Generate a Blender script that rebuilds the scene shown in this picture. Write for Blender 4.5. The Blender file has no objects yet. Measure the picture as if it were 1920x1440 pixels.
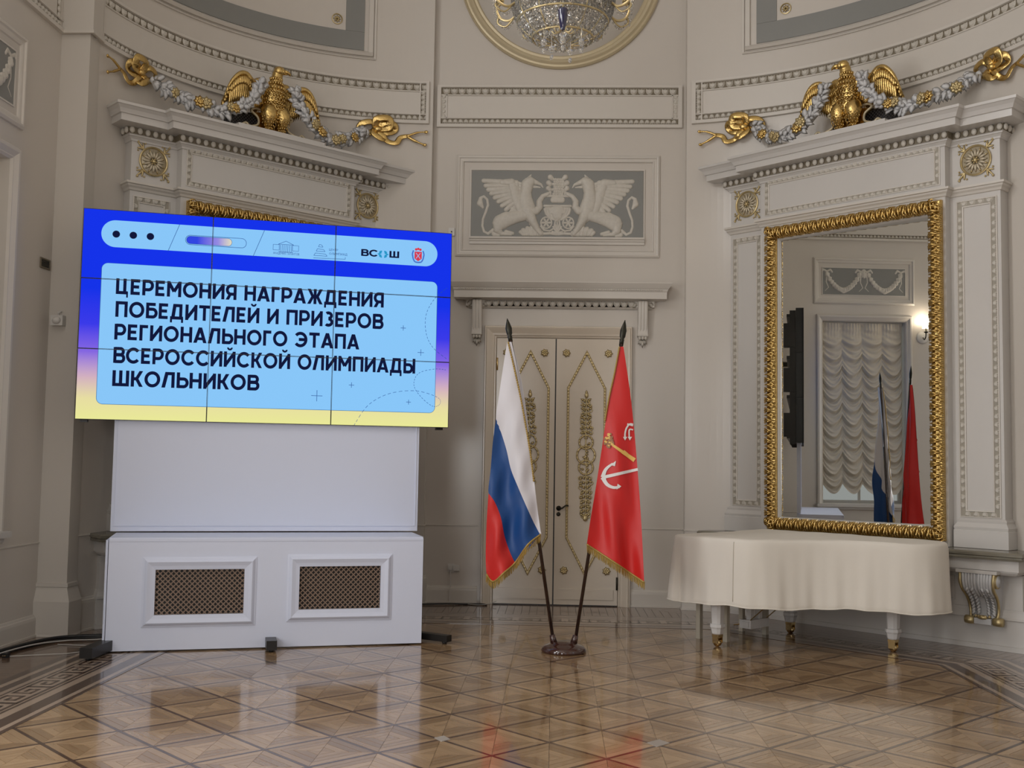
import bpy, math, random
import numpy as np
from mathutils import Vector, Matrix
random.seed(7)
PI = math.pi
sc = bpy.context.scene
col = sc.collection

# ------------------------------------------------------------------ camera
CAM = Vector((0, 0, 1.6))
FPX, YAW, PITCH, ROLL = 2039.4, -0.0402, 0.06887, -0.016196
def _axes():
    cy, sy, cp, sp = math.cos(YAW), math.sin(YAW), math.cos(PITCH), math.sin(PITCH)
    f = Vector((sy*cp, cy*cp, sp)); r = Vector((cy, -sy, 0)); d = -(r.cross(f))
    c, s = math.cos(ROLL), math.sin(ROLL)
    return c*r + s*d, -s*r + c*d, f
RX, DX, FX = _axes()
cam = bpy.data.cameras.new('camera'); camo = bpy.data.objects.new('camera', cam); col.objects.link(camo)
cam.sensor_fit = 'HORIZONTAL'; cam.sensor_width = 36.0; cam.lens = FPX/1920*36; cam.clip_end = 200
U_ = -DX; B_ = -FX
camo.matrix_world = Matrix(((RX.x, U_.x, B_.x, CAM.x), (RX.y, U_.y, B_.y, CAM.y), (RX.z, U_.z, B_.z, CAM.z), (0, 0, 0, 1)))
sc.camera = camo
def ray(u, v): return RX*((u-960)/FPX) + DX*((v-720)/FPX) + FX

# ------------------------------------------------------------------ exposure, world, lights
sc.view_settings.view_transform = 'Standard'; sc.view_settings.look = 'None'
sc.view_settings.exposure = 0.0; sc.view_settings.gamma = 1.0; sc.view_settings.use_curve_mapping = False
w = bpy.data.worlds.new('world'); sc.world = w; w.use_nodes = True
w.node_tree.nodes['Background'].inputs[0].default_value = (0.75, 0.86, 1.0, 1)
w.node_tree.nodes['Background'].inputs[1].default_value = 1.0
def area(name, loc, rot, sx, sy, power, colr):
    l = bpy.data.lights.new(name, 'AREA'); l.shape = 'RECTANGLE'; l.size = sx; l.size_y = sy; l.energy = power; l.color = colr
    o = bpy.data.objects.new(name, l); o.location = loc; o.rotation_euler = rot; col.objects.link(o); return o
DAY = (0.98, 0.975, 0.97); WARM = (1.0, 0.84, 0.66)
R90 = PI/2
# daylight in the left window openings; right and rear lights are added, unseen fill
area('window_daylight_left_middle', (-4.62, 4.9, 2.4), (0, -R90, 0), 2.9, 1.3, 112, DAY)
area('window_daylight_left_near', (-4.62, 1.7, 2.4), (0, -R90, 0), 2.9, 1.3, 112, DAY)
area('window_daylight_right_far', (4.62, 5.4, 2.4), (0, R90, 0), 2.9, 1.3, 2, DAY)
area('window_daylight_right_near', (4.62, 2.2, 2.4), (0, R90, 0), 2.9, 1.3, 2, DAY)
area('window_daylight_rear_left', (-2.2, -3.6, 2.6), (R90, 0, 0), 1.5, 3.2, 118, DAY)
area('window_daylight_rear_right', (2.2, -3.6, 2.6), (R90, 0, 0), 1.5, 3.2, 8, DAY)
def lamp(name, loc, power, colr, r=.3):
    l = bpy.data.lights.new(name, 'POINT'); l.energy = power; l.color = colr; l.shadow_soft_size = r
    o = bpy.data.objects.new(name, l); o.location = loc; col.objects.link(o); return o
lamp('chandelier_light', (.015, 7.0, 5.15), 14, WARM, .2)
lamp('second_chandelier_light', (0, 1.0, 5.2), 70, (1.0, .88, .74), .4)      # added unseen fill behind the viewer; no second chandelier is built
area('upper_window_daylight_left_middle', (-4.47, 4.9, 7.1), (0, -R90, 0), 1.5, 1.3, 112, DAY)  # added fill for the upper walls; the left wall has no opening here
area('upper_window_daylight_left_near', (-4.47, 1.7, 7.1), (0, -R90, 0), 1.5, 1.3, 112, DAY)  # same added fill nearer the viewer, again without an opening
area('window_daylight_left_far', (-4.85, 7.9, 2.45), (0, -R90, 0), 2.8, 1.2, 12, DAY)

# ------------------------------------------------------------------ materials
def srgb(r, g, b):
    f = lambda c: (c/255/12.92) if c/255 <= .04045 else ((c/255+.055)/1.055)**2.4
    return (f(r), f(g), f(b), 1)
def mat(name, colr, rough=.5, metal=0.0, spec=.5, bump=0, bscale=40, var=0, vscale=3, coat=0, emit=None, es=1, trans=0, sub=0, stretch=None, island=0, vcol2=None):
    m = bpy.data.materials.new(name); m.use_nodes = True
    nt = m.node_tree; b = nt.nodes['Principled BSDF']
    b.inputs['Base Color'].default_value = colr if len(colr) == 4 else (*colr, 1)
    b.inputs['Roughness'].default_value = rough; b.inputs['Metallic'].default_value = metal
    b.inputs['Specular IOR Level'].default_value = spec; b.inputs['Coat Weight'].default_value = coat
    b.inputs['Coat Roughness'].default_value = .08
    b.inputs['Transmission Weight'].default_value = trans
    if emit: b.inputs['Emission Color'].default_value = emit; b.inputs['Emission Strength'].default_value = es
    tc = nt.nodes.new('ShaderNodeTexCoord')
    src = tc.outputs['Object']
    if stretch:
        mp = nt.nodes.new('ShaderNodeMapping'); mp.inputs['Scale'].default_value = stretch
        nt.links.new(src, mp.inputs[0]); src = mp.outputs[0]
    if var or island:
        base = b.inputs['Base Color'].default_value[:]
        mx = nt.nodes.new('ShaderNodeMix'); mx.data_type = 'RGBA'; mx.blend_type = 'MIX'
        c2 = vcol2 if vcol2 else tuple(c*(1-var) for c in base[:3])+(1,)
        mx.inputs[6].default_value = base; mx.inputs[7].default_value = c2
        nz = nt.nodes.new('ShaderNodeTexNoise'); nz.inputs['Scale'].default_value = vscale; nz.inputs['Detail'].default_value = 5
        nt.links.new(src, nz.inputs['Vector'])
        fac = nz.outputs['Fac']
        if island:
            g = nt.nodes.new('ShaderNodeNewGeometry')
            ad = nt.nodes.new('ShaderNodeMath'); ad.operation = 'MULTIPLY_ADD'; ad.inputs[1].default_value = island
            nt.links.new(g.outputs['Random Per Island'], ad.inputs[0]); nt.links.new(fac, ad.inputs[2])
            sb = nt.nodes.new('ShaderNodeMath'); sb.operation = 'SUBTRACT'; sb.inputs[1].default_value = island/2; sb.use_clamp = True
            nt.links.new(ad.outputs[0], sb.inputs[0]); fac = sb.outputs[0]
        nt.links.new(fac, mx.inputs[0]); nt.links.new(mx.outputs[2], b.inputs['Base Color'])
    if bump:
        n2 = nt.nodes.new('ShaderNodeTexNoise'); n2.inputs['Scale'].default_value = bscale; n2.inputs['Detail'].default_value = 3
        nt.links.new(src, n2.inputs['Vector'])
        bp = nt.nodes.new('ShaderNodeBump'); bp.inputs['Strength'].default_value = bump; bp.inputs['Distance'].default_value = .01
        nt.links.new(n2.outputs['Fac'], bp.inputs['Height']); nt.links.new(bp.outputs[0], b.inputs['Normal'])
    return m
def emis(name, colr, s=1):
    m = bpy.data.materials.new(name); m.use_nodes = True; nt = m.node_tree
    nt.nodes.remove(nt.nodes['Principled BSDF']); e = nt.nodes.new('ShaderNodeEmission')
    e.inputs[0].default_value = colr; e.inputs[1].default_value = s
    nt.links.new(e.outputs[0], nt.nodes['Material Output'].inputs[0]); return m
M = {}
M['wall'] = mat('stucco_paint', (.60, .555, .50), .22, spec=.5, var=.05, vscale=1.2, bump=.02, bscale=6)
M['wall2'] = mat('plaster_paint', (.60, .56, .505), .35, var=.04, vscale=1)
M['white'] = mat('white_gloss', (.60, .575, .545), .2, var=.04, vscale=2)
M['mould'] = mat('moulding_paint', (.61, .57, .515), .35)
M['orn'] = mat('ornament_paint', (.64, .60, .53), .45, var=.25, vscale=30)
M['patina2'] = mat('pale_patina_ground', (.34, .31, .255), .6)  # paler brown backing strip behind the panel leaves
M['patina'] = mat('patina_ground', (.17, .14, .095), .6)  # darker brown, mostly for the strips behind leaves and beads
M['grey'] = mat('grey_panel_paint', (.235, .235, .22), .5, var=.04)
M['gold'] = mat('bright_gilding', (.80, .56, .21), .27, 1.0, var=.35, vscale=14, bump=.35, bscale=60)
M['gold2'] = mat('pale_gilding', (.66, .53, .28), .36, .7, var=.3, vscale=25)
M['ringgold'] = mat('ivory_gilding', (.60, .51, .34), .4, .25, var=.15, vscale=4)
M['dorn'] = mat('cream_door_paint', (.64, .56, .46), .16, spec=.6, bump=.03, bscale=5)
M['ceil'] = mat('ceiling_paint', (.75, .73, .70), .6)
M['marble'] = mat('grey_brown_marble', (.30, .275, .215), .22, var=.65, vscale=5, stretch=(1, 6, 12))
M['panelw'] = mat('white_laminate', (.69, .735, .88), .45)
M['black'] = mat('black_plastic', (.012, .012, .013), .4)
M['darkm'] = mat('dark_steel', (.035, .033, .032), .35, .6)
M['pole'] = mat('dark_varnished_wood', (.035, .014, .009), .22, var=.3, vscale=20, coat=.5)
M['stand'] = mat('brown_lacquer', (.045, .014, .009), .12, coat=.8)
M['spear'] = mat('dark_bronze', (.03, .028, .02), .3, .7)
M['white_f'] = mat('white_satin', (.72, .70, .74), .5, var=.05, vscale=6)
M['blue_f'] = mat('blue_satin', (.006, .062, .24), .5)
M['red_f'] = mat('red_satin', (.62, .018, .014), .5)
M['red2_f'] = mat('crimson_satin', (.60, .012, .010), .45)
M['fringe'] = mat('gold_fringe', (.55, .37, .10), .5, .2, var=.5, vscale=120)
M['emb_w'] = mat('emblem_white', (.78, .76, .74), .5)
M['emb_y'] = mat('emblem_yellow', (.80, .50, .12), .5)
M['emb_b'] = mat('emblem_brown', (.33, .15, .06), .5)
M['cloth'] = mat('ivory_canvas', (.75, .70, .62), .75, var=.06, vscale=3, bump=.15, bscale=9)
M['pwhite'] = mat('piano_white', (.70, .68, .66), .2, coat=.4)
M['bench'] = mat('bench_cream', (.50, .45, .36), .4)
M['brass'] = mat('brass', (.70, .52, .25), .22, 1.0)
M['ivory'] = mat('ivory_gesso', (.58, .51, .38), .4, .2)
M['wire'] = mat('grey_wire', (.16, .15, .15), .4, .5)
M['tape'] = mat('tape_grey', (.33, .29, .25), .5)
M['lattice'] = mat('grille_brown', (.26, .18, .13), .5, .1)
M['curtain'] = mat('ivory_voile', (.60, .55, .47), .8)
M['plastic'] = mat('white_plastic', (.62, .60, .57), .4)
M['cable'] = mat('white_cable', (.5, .48, .45), .5)
M['mirror'] = mat('mirror_glass', (.88, .90, .88), .0, 1.0)
M['cobalt'] = mat('cobalt_glass', (.012, .012, .05), .08, coat=1)
M['leafw'] = mat('leaf_white', (.58, .58, .585), .45)
M['bulb'] = emis('lamp_glow', (1, .80, .52, 1), 2.5)
M['shade'] = mat('lit_lampshade', (.9, .85, .75), .6, emit=(1, .9, .72, 1), es=1.4)
M['outside'] = emis('overcast_sky_pane', (.60, .62, .60, 1), .5)
# crystal: clear glass
M['crystal'] = mat('crystal', (.80, .79, .76), .05, 0, spec=1, trans=.9)
# parquet
def wood(name, c1, c2, rough=.19, island=1.2):
    m = bpy.data.materials.new(name); m.use_nodes = True; nt = m.node_tree; b = nt.nodes['Principled BSDF']
    uv = nt.nodes.new('ShaderNodeUVMap'); mp = nt.nodes.new('ShaderNodeMapping'); mp.inputs['Scale'].default_value = (4, 60, 1)
    oi = nt.nodes.new('ShaderNodeObjectInfo'); cb = nt.nodes.new('ShaderNodeVectorMath'); cb.operation = 'ADD'
    nt.links.new(uv.outputs[0], mp.inputs[0]); nt.links.new(mp.outputs[0], cb.inputs[0])
    mu = nt.nodes.new('ShaderNodeMath'); mu.operation = 'MULTIPLY'; mu.inputs[1].default_value = 57
    nt.links.new(oi.outputs['Random'], mu.inputs[0]); nt.links.new(mu.outputs[0], cb.inputs[1])
    nz = nt.nodes.new('ShaderNodeTexNoise'); nz.inputs['Scale'].default_value = 2; nz.inputs['Detail'].default_value = 4
    nt.links.new(cb.outputs[0], nz.inputs['Vector'])
    g = nt.nodes.new('ShaderNodeNewGeometry')
    a = nt.nodes.new('ShaderNodeMath'); a.operation = 'MULTIPLY_ADD'; a.inputs[1].default_value = island
    nt.links.new(g.outputs['Random Per Island'], a.inputs[0]); nt.links.new(nz.outputs['Fac'], a.inputs[2])
    a2 = nt.nodes.new('ShaderNodeMath'); a2.operation = 'MULTIPLY_ADD'; a2.inputs[1].default_value = .5; a2.inputs[2].default_value = -island/4
    a3 = nt.nodes.new('ShaderNodeMath'); a3.operation = 'ADD'; a3.use_clamp = True
    r2 = nt.nodes.new('ShaderNodeMath'); r2.operation = 'MULTIPLY'; r2.inputs[1].default_value = .35
    nt.links.new(oi.outputs['Random'], r2.inputs[0])
    nt.links.new(a.outputs[0], a2.inputs[0]); nt.links.new(a2.outputs[0], a3.inputs[0]); nt.links.new(r2.outputs[0], a3.inputs[1])
    mx = nt.nodes.new('ShaderNodeMix'); mx.data_type = 'RGBA'; mx.inputs[6].default_value = (*c1, 1); mx.inputs[7].default_value = (*c2, 1)
    nt.links.new(a3.outputs[0], mx.inputs[0]); nt.links.new(mx.outputs[2], b.inputs['Base Color'])
    b.inputs['Roughness'].default_value = rough; b.inputs['Specular IOR Level'].default_value = .5
    b.inputs['Coat Weight'].default_value = .5; b.inputs['Coat Roughness'].default_value = .06
    n2 = nt.nodes.new('ShaderNodeTexNoise'); n2.inputs['Scale'].default_value = 2.2
    tc = nt.nodes.new('ShaderNodeTexCoord'); nt.links.new(tc.outputs['Object'], n2.inputs['Vector'])
    bp = nt.nodes.new('ShaderNodeBump'); bp.inputs['Strength'].default_value = .05; bp.inputs['Distance'].default_value = .01
    nt.links.new(n2.outputs['Fac'], bp.inputs['Height']); nt.links.new(bp.outputs[0], b.inputs['Normal'])
    return m
M['oak'] = wood('oak_parquet', (.22, .13, .062), (.47, .315, .175))
M['oakl'] = wood('light_maple_inlay', (.36, .26, .19), (.44, .33, .24), island=.4)
M['walnut'] = wood('walnut_inlay', (.040, .017, .010), (.075, .036, .020), island=.4)
M['margin'] = wood('margin_plank', (.13, .075, .045), (.22, .135, .085), island=.8)
M['under'] = mat('subfloor', (.04, .025, .018), .4)

# ------------------------------------------------------------------ mesh builder
class MB:
    def __init__(s): s.v = []; s.f = []; s.uv = {}; s.sm = []
    def add(s, vs, fs, smooth=False):
        n = len(s.v); s.v.extend([tuple(p) for p in vs]); s.f.extend([tuple(n+i for i in f) for f in fs]); s.sm.extend([smooth]*len(fs)); return n
    def box(s, x0, x1, y0, y1, z0, z1, T=None):
        vs = [(x0, y0, z0), (x1, y0, z0), (x1, y1, z0), (x0, y1, z0), (x0, y0, z1), (x1, y0, z1), (x1, y1, z1), (x0, y1, z1)]
        if T is not None: vs = [T @ Vector(p) for p in vs]
        s.add(vs, [(3, 2, 1, 0), (4, 5, 6, 7), (0, 1, 5, 4), (1, 2, 6, 5), (2, 3, 7, 6), (3, 0, 4, 7)]); return s
    def sphere(s, c, r, seg=10, rings=6, T=None):
        if not hasattr(r, '__len__'): r = (r, r, r)
        vs = []; fs = []
        for i in range(rings+1):
            ph = PI*i/rings
            for j in range(seg):
                th = 2*PI*j/seg
                p = Vector((r[0]*math.sin(ph)*math.cos(th), r[1]*math.sin(ph)*math.sin(th), r[2]*math.cos(ph)))
                if T is not None: p = T @ p
                vs.append((p[0]+c[0], p[1]+c[1], p[2]+c[2]))
        for i in range(rings):
            for j in range(seg):
                a = i*seg+j; b = i*seg+(j+1) % seg
                if i == 0: fs.append((a, a+seg, b+seg))
                elif i == rings-1: fs.append((a, a+seg, b))
                else: fs.append((a, a+seg, b+seg, b))
        s.add(vs, fs, True); return s
    def tube(s, path, r, n=8, closed=False, flat=1.0, caps=True, up=None):
        P = [Vector(p) for p in path]; m = len(P)
        R = r if hasattr(r, '__len__') else [r]*m
        vs = []; fs = []
        up = Vector(up) if up else None
        prev = None
        for i, p in enumerate(P):
            if closed: d = P[(i+1) % m]-P[i-1]
            else: d = P[min(i+1, m-1)]-P[max(i-1, 0)]
            if d.length < 1e-9: d = Vector((0, 0, 1))
            d.normalize()
            if up is not None: a = d.cross(up)
            elif prev is None:
                a = d.cross(Vector((0, 0, 1)) if abs(d.z) < .9 else Vector((1, 0, 0)))
            else: a = prev - d*prev.dot(d)
            if a.length < 1e-6: a = d.orthogonal()
            a.normalize(); prev = a; b = d.cross(a)
            for j in range(n):
                t = 2*PI*j/n
                q = p + a*(R[i]*math.cos(t)) + b*(R[i]*flat*math.sin(t)); vs.append(q)
        for i in range(m if closed else m-1):
            for j in range(n):
                a0 = i*n+j; a1 = i*n+(j+1) % n; b0 = ((i+1) % m)*n+j; b1 = ((i+1) % m)*n+(j+1) % n
                fs.append((a0, b0, b1, a1))
        if caps and not closed:
            fs.append(tuple(range(n))); fs.append(tuple(range((m-1)*n, m*n))[::-1])
        s.add(vs, fs, n > 4); return s
    def lathe(s, prof, c=(0, 0, 0), n=16, T=None, smooth=True):
        vs = []; fs = []; m = len(prof)
        for (r, z) in prof:
            for j in range(n):
                t = 2*PI*j/n; p = Vector((r*math.cos(t), r*math.sin(t), z))
                if T is not None: p = T @ p
                vs.append((p[0]+c[0], p[1]+c[1], p[2]+c[2]))
        for i in range(m-1):
            for j in range(n):
                a = i*n+j; b = i*n+(j+1) % n; fs.append((a, b, b+n, a+n))
        fs.append(tuple(range(n))[::-1]); fs.append(tuple(range((m-1)*n, m*n)))
        s.add(vs, fs, smooth); return s
    def leaf(s, base, d, nrm, L, W, th=.25, curl=.15, n=4, point=1.0):
        d = Vector(d).normalized(); nrm = Vector(nrm); nrm = (nrm-d*nrm.dot(d)).normalized(); sd = d.cross(nrm); base = Vector(base)
        vs = [base]; fs = []
        for i in range(1, n):
            t = i/n; wd = W/2*math.sin(PI*t**.8)**.8
            c = base+d*(L*t)+nrm*(L*curl*math.sin(PI*t))
            vs += [c-sd*wd, c+nrm*(W*th*(1-.5*t)), c+sd*wd, c-nrm*(W*th*.4)]
        vs.append(base+d*L+nrm*(-L*curl*.5)); e = len(vs)-1
        for j in range(4): fs.append((0, 1+j, 1+(j+1) % 4)); fs.append((e, 1+4*(n-2)+(j+1) % 4, 1+4*(n-2)+j))
        for i in range(n-2):
            for j in range(4):
                a = 1+4*i+j; b = 1+4*i+(j+1) % 4; fs.append((a, a+4, b+4, b))
        s.add(vs, fs, True); return s
    def flower(s, c, nrm, R, petals=7, depth=.4):
        nrm = Vector(nrm).normalized(); a = nrm.orthogonal().normalized(); b = nrm.cross(a); c = Vector(c)
        for k in range(petals):
            t = 2*PI*k/petals; d = a*math.cos(t)+b*math.sin(t)
            s.leaf(c, d*1.0+nrm*.35, nrm, R, R*.85, .3, .1, 3)
        for k in range(petals-2):
            t = 2*PI*(k+.5)/(petals-2); d = a*math.cos(t)+b*math.sin(t)
            s.leaf(c+nrm*R*.15, d+nrm*.9, nrm, R*.6, R*.55, .3, .1, 3)
        s.sphere(c+nrm*R*.35, R*.22, 6, 4); return s
    def sweep(s, path, prof, closed=False, plane='XZ', side=1, smooth=False, capends=True):
        m = len(path); N = []
        def nn(p, q):
            dx, dy = q[0]-p[0], q[1]-p[1]; l = math.hypot(dx, dy) or 1; return (dy/l*side, -dx/l*side)
        vs = []; fs = []; k = len(prof)
        for i in range(m):
            if closed: n1 = nn(path[i-1], path[i]); n2 = nn(path[i], path[(i+1) % m])
            else:
                n1 = nn(path[max(i-1, 0)], path[max(i, 1)]); n2 = nn(path[min(i, m-2)], path[min(i+1, m-1)])
            dt = 1+n1[0]*n2[0]+n1[1]*n2[1]; mx, my = (n1[0]+n2[0])/dt, (n1[1]+n2[1])/dt
            for (p, h) in prof:
                a, b = path[i][0]+mx*p, path[i][1]+my*p
                vs.append((a, -h, b) if plane == 'XZ' else (a, b, h))
        for i in range(m if closed else m-1):
            for j in range(k-1):
                a = i*k+j; b = ((i+1) % m)*k+j
                fs.append((a, a+1, b+1, b) if side > 0 else (b, b+1, a+1, a))
        if not closed and capends:
            fs.append(tuple(range(k))[::-1]); fs.append(tuple(range((m-1)*k, m*k)))
        s.add(vs, fs, smooth); return s
    def poly(s, pts, y0, y1):   # XZ polygon prism from y0 to y1
        n = len(pts)
        vs = [(p[0], y0, p[1]) for p in pts]+[(p[0], y1, p[1]) for p in pts]
        fs = [tuple(range(n)), tuple(range(n, 2*n))[::-1]]+[(i, (i+1) % n, n+(i+1) % n, n+i) for i in range(n)]
        s.add(vs, fs); return s
    def mesh(s, name, m):
        me = bpy.data.meshes.new(name); me.from_pydata(s.v, [], s.f)
        if m: me.materials.append(M[m] if isinstance(m, str) else m)
        me.polygons.foreach_set('use_smooth', s.sm); me.update(); return me
    def build(s, name, m, parent=None, **kw): return link(name, s.mesh(name, m), parent, **kw)
def link(name, me, parent=None, loc=None, rot=None, label=None, cat=None, group=None, kind=None, mtx=None):
    o = bpy.data.objects.new(name, me); col.objects.link(o)
    if parent is not None: o.parent = parent
    if loc is not None: o.location = loc
    if rot is not None: o.rotation_euler = rot
    if mtx is not None: o.matrix_local = mtx
    for k, val in (('label', label), ('category', cat), ('group', group), ('kind', kind)):
        if val: o[k] = val
    return o
def thing(name, label, cat, loc=(0, 0, 0), rz=0, group=None):
    return link(name, None, None, loc, (0, 0, rz), label, cat, group)
def struct(name, mb, m, loc=(0, 0, 0), rz=0): return mb.build(name, m, None, loc=loc, rot=(0, 0, rz), kind='structure')
def fixnormals(o):
    import bmesh
    bm = bmesh.new(); bm.from_mesh(o.data); bmesh.ops.recalc_face_normals(bm, faces=bm.faces); bm.to_mesh(o.data); bm.free()
def smooth_path(pts, n=6, closed=False):
    P = [Vector(p) for p in pts]; m = len(P); out = []
    for i in range(m if closed else m-1):
        p0 = P[i-1] if (closed or i > 0) else P[0]; p1 = P[i]; p2 = P[(i+1) % m]; p3 = P[(i+2) % m] if (closed or i+2 < m) else P[-1]
        for k in range(n):
            t = k/n; out.append(.5*((2*p1)+(-p0+p2)*t+(2*p0-5*p1+4*p2-p3)*t*t+(-p0+3*p1-3*p2+p3)*t**3))
    if not closed: out.append(P[-1])
    return out
class Frame:   # a vertical plane frame: X right, Y into the wall, Z up
    def __init__(s, loc, rz): s.o = Vector(loc); s.rz = rz; s.X = Vector((math.cos(rz), math.sin(rz), 0)); s.Y = Vector((-math.sin(rz), math.cos(rz), 0))
    def p(s, u, v, dy=0.0):    # local (x, z) of the photographed point on the plane at local depth dy
        d = ray(u, v); o = s.o+s.Y*dy; t = (o-CAM).dot(s.Y)/d.dot(s.Y); q = CAM+d*t
        return ((q-s.o).dot(s.X), q.z-s.o.z)
FB = Frame((0, 12.15, 0), 0)
FR = Frame((2.924, 10.794, 0), -PI/4)
FL = Frame((-3.005, 10.995, 0), PI/4)
FW = Frame((-4.5, 0, 0), PI/2)          # left side wall: X = +y
VS = 1.073    # the screen hangs a little behind its stand front
FV = Frame((-2.354*VS, 8.897*VS, 0), math.radians(17.1))

# ================================================================== FLOOR
fl = MB(); fl.box(-4.9, 4.9, -4, 12.6, -.08, -.012); floor = struct('floor', fl, 'under')
TS = .43777; OX, OY = -0.0205*TS+.0, 14.3896*TS     # node (0,0) at (OX, OY)
# octagon of the inlaid border: offset e outward from the inner edge line
def octa(e, right=1):
    x = 3.11+e; yb = 10.64+e; k = .4142*e
    c = 12.13+e*1.4142    # x + y on the chamfer
    return [(x, -3), (x, c-x), (c-yb, yb), (-(c-yb), yb), (-x, c-x), (-x, -3)]
def inside(px, py, e):
    x = 3.11+e; return abs(px) < x and py < 10.64+e and abs(px)+py < 12.13+e*1.4142
# one parquet square: 4 quadrants of concentric strips
def tile_mesh():
    mb = MB(); h = TS/2-.0105; g = .0013; uvs = []
    rings = [1.0, .76, .52, .26, 0.0]
    for q in range(4):
        ca, sa = math.cos(q*PI/2), math.sin(q*PI/2)
        for i in range(4):
            a, b = h*rings[i]-g, h*rings[i+1]+g
            if rings[i+1] == 0: pts = [(-a+g, a), (a-g, a), (0, g)]
            else: pts = [(-a+g, a), (a-g, a), (b-g, b), (-b+g, b)]
            z = 0.0
            vs = [(x*ca-y*sa, x*sa+y*ca, z) for x, y in pts]+[(x*ca-y*sa, x*sa+y*ca, z-.004) for x, y in pts]
            n = len(pts); fs = [tuple(range(n))[::-1]]+[(j, (j+1) % n, n+(j+1) % n, n+j) for j in range(n)]
            mb.add(vs, fs)
            for f in fs:
                for j in f: uvs.append((pts[j % n][0]+i*.3, pts[j % n][1]+q*.7))
    me = mb.mesh('parquet_tile', 'oak'); ul = me.uv_layers.new(name='UVMap')
    flat = [c for t in uvs for c in t]; ul.data.foreach_set('uv', flat); return me
tm = tile_mesh(); s2 = math.sqrt(.5)
first = True
cnt = 0
for i in range(-14, 16):
    for j in range(-14, 16):
        cx = OX+(i+j+1)*s2*TS; cy = OY+((j+.5)-(i+.5))*s2*TS
        if not inside(cx, cy, .26): continue
        if cy < 4.6 or abs(cx) > cy*.62+.3: continue
        o = link('parquet_tile', tm, floor, loc=(cx, cy, random.uniform(-.0004, .0004)), rot=(0, 0, PI/4+random.randrange(4)*PI/2)); cnt += 1
# coarse continuation nearer than the picture: one joined field
nb = MB()
for i in range(-22, 24):
    for j in range(-24, 16):
        cx = OX+(i+j+1)*s2*TS; cy = OY+((j+.5)-(i+.5))*s2*TS
        if not inside(cx, cy, .1) or cy < -2.8: continue
        if not (cy < 4.6 or abs(cx) > cy*.62+.3): continue
        h = (TS/2-.01)*1.414
        nb.add([(cx-h, cy, 0), (cx, cy-h, 0), (cx+h, cy, 0), (cx, cy+h, 0)], [(0, 1, 2, 3)])
nb.build('parquet_field', 'oak', floor, kind='stuff')
# dark inlay lines between the squares
def clip_line(p, d):
    lo, hi = -30, 30
    for (nx, ny, c) in ((1, 0, 3.13), (-1, 0, 3.13), (0, 1, 10.66), (s2, s2, 12.15*s2), (-s2, s2, 12.15*s2), (0, -1, 2.8)):
        den = nx*d[0]+ny*d[1]; num = c-(nx*p[0]+ny*p[1])
        if abs(den) < 1e-9:
            if num < 0: return None
            continue
        t = num/den
        if den > 0: hi = min(hi, t)
        else: lo = max(lo, t)
    return (lo, hi) if hi > lo+.05 else None
for fam in (0, 1):
    for k in range(-30, 30):
        if fam == 0: p = (OX+k*s2*TS, OY+k*s2*TS); d = (s2, -s2)
        else: p = (OX+k*s2*TS, OY-k*s2*TS); d = (s2, s2)
        r = clip_line(p, d)
        if not r: continue
        mb = MB(); L0, L1 = r; nx, ny = -d[1]*.0105, d[0]*.0105; z = .0003*fam
        a = (p[0]+d[0]*L0, p[1]+d[1]*L0); b = (p[0]+d[0]*L1, p[1]+d[1]*L1)
        mb.add([(a[0]-nx, a[1]-ny, z), (b[0]-nx, b[1]-ny, z), (b[0]+nx, b[1]+ny, z), (a[0]+nx, a[1]+ny, z),
                (a[0]-nx, a[1]-ny, -.004), (b[0]-nx, b[1]-ny, -.004), (b[0]+nx, b[1]+ny, -.004), (a[0]+nx, a[1]+ny, -.004)],
               [(0, 1, 2, 3), (0, 4, 5, 1), (2, 6, 7, 3)])
        mb.build('inlay_strip', 'walnut', floor)
# inlaid border bands (inside to outside): e0, e1, material
def band(name, e0, e1, m, z=.0022):
    A, B = octa(e0), octa(e1); mb = MB()
    vs = [(x, y, z) for x, y in A]+[(x, y, z) for x, y in B]+[(x, y, -.003) for x, y in A]+[(x, y, -.003) for x, y in B]
    n = 6; fs = []
    for i in range(n-1): fs += [(i, n+i, n+i+1, i+1), (i, i+1, 2*n+i+1, 2*n+i), (n+i, 3*n+i, 3*n+i+1, n+i+1)]
    mb.add(vs, fs); me = mb.mesh(name, m); ul = me.uv_layers.new(name='UVMap')
    co = [c for p in me.loops for c in (me.vertices[p.vertex_index].co.y, me.vertices[p.vertex_index].co.x)]
    ul.data.foreach_set('uv', co); return link(name, me, floor)
band('border_strip', 0.0, .032, 'walnut'); band('border_band', .032, .07, 'oakl'); band('border_band', .07, .17, 'walnut')
band('border_band', .17, .235, 'oakl'); band('border_strip', .235, .258, 'walnut'); band('key_ground', .258, .478, 'oakl')
band('border_strip', .478, .50, 'walnut'); band('border_band', .50, .54, 'oakl'); band('border_band', .54, .61, 'walnut')
band('border_band', .61, .655, 'oakl'); band('border_strip', .655, .73, 'walnut', .0018)
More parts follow.
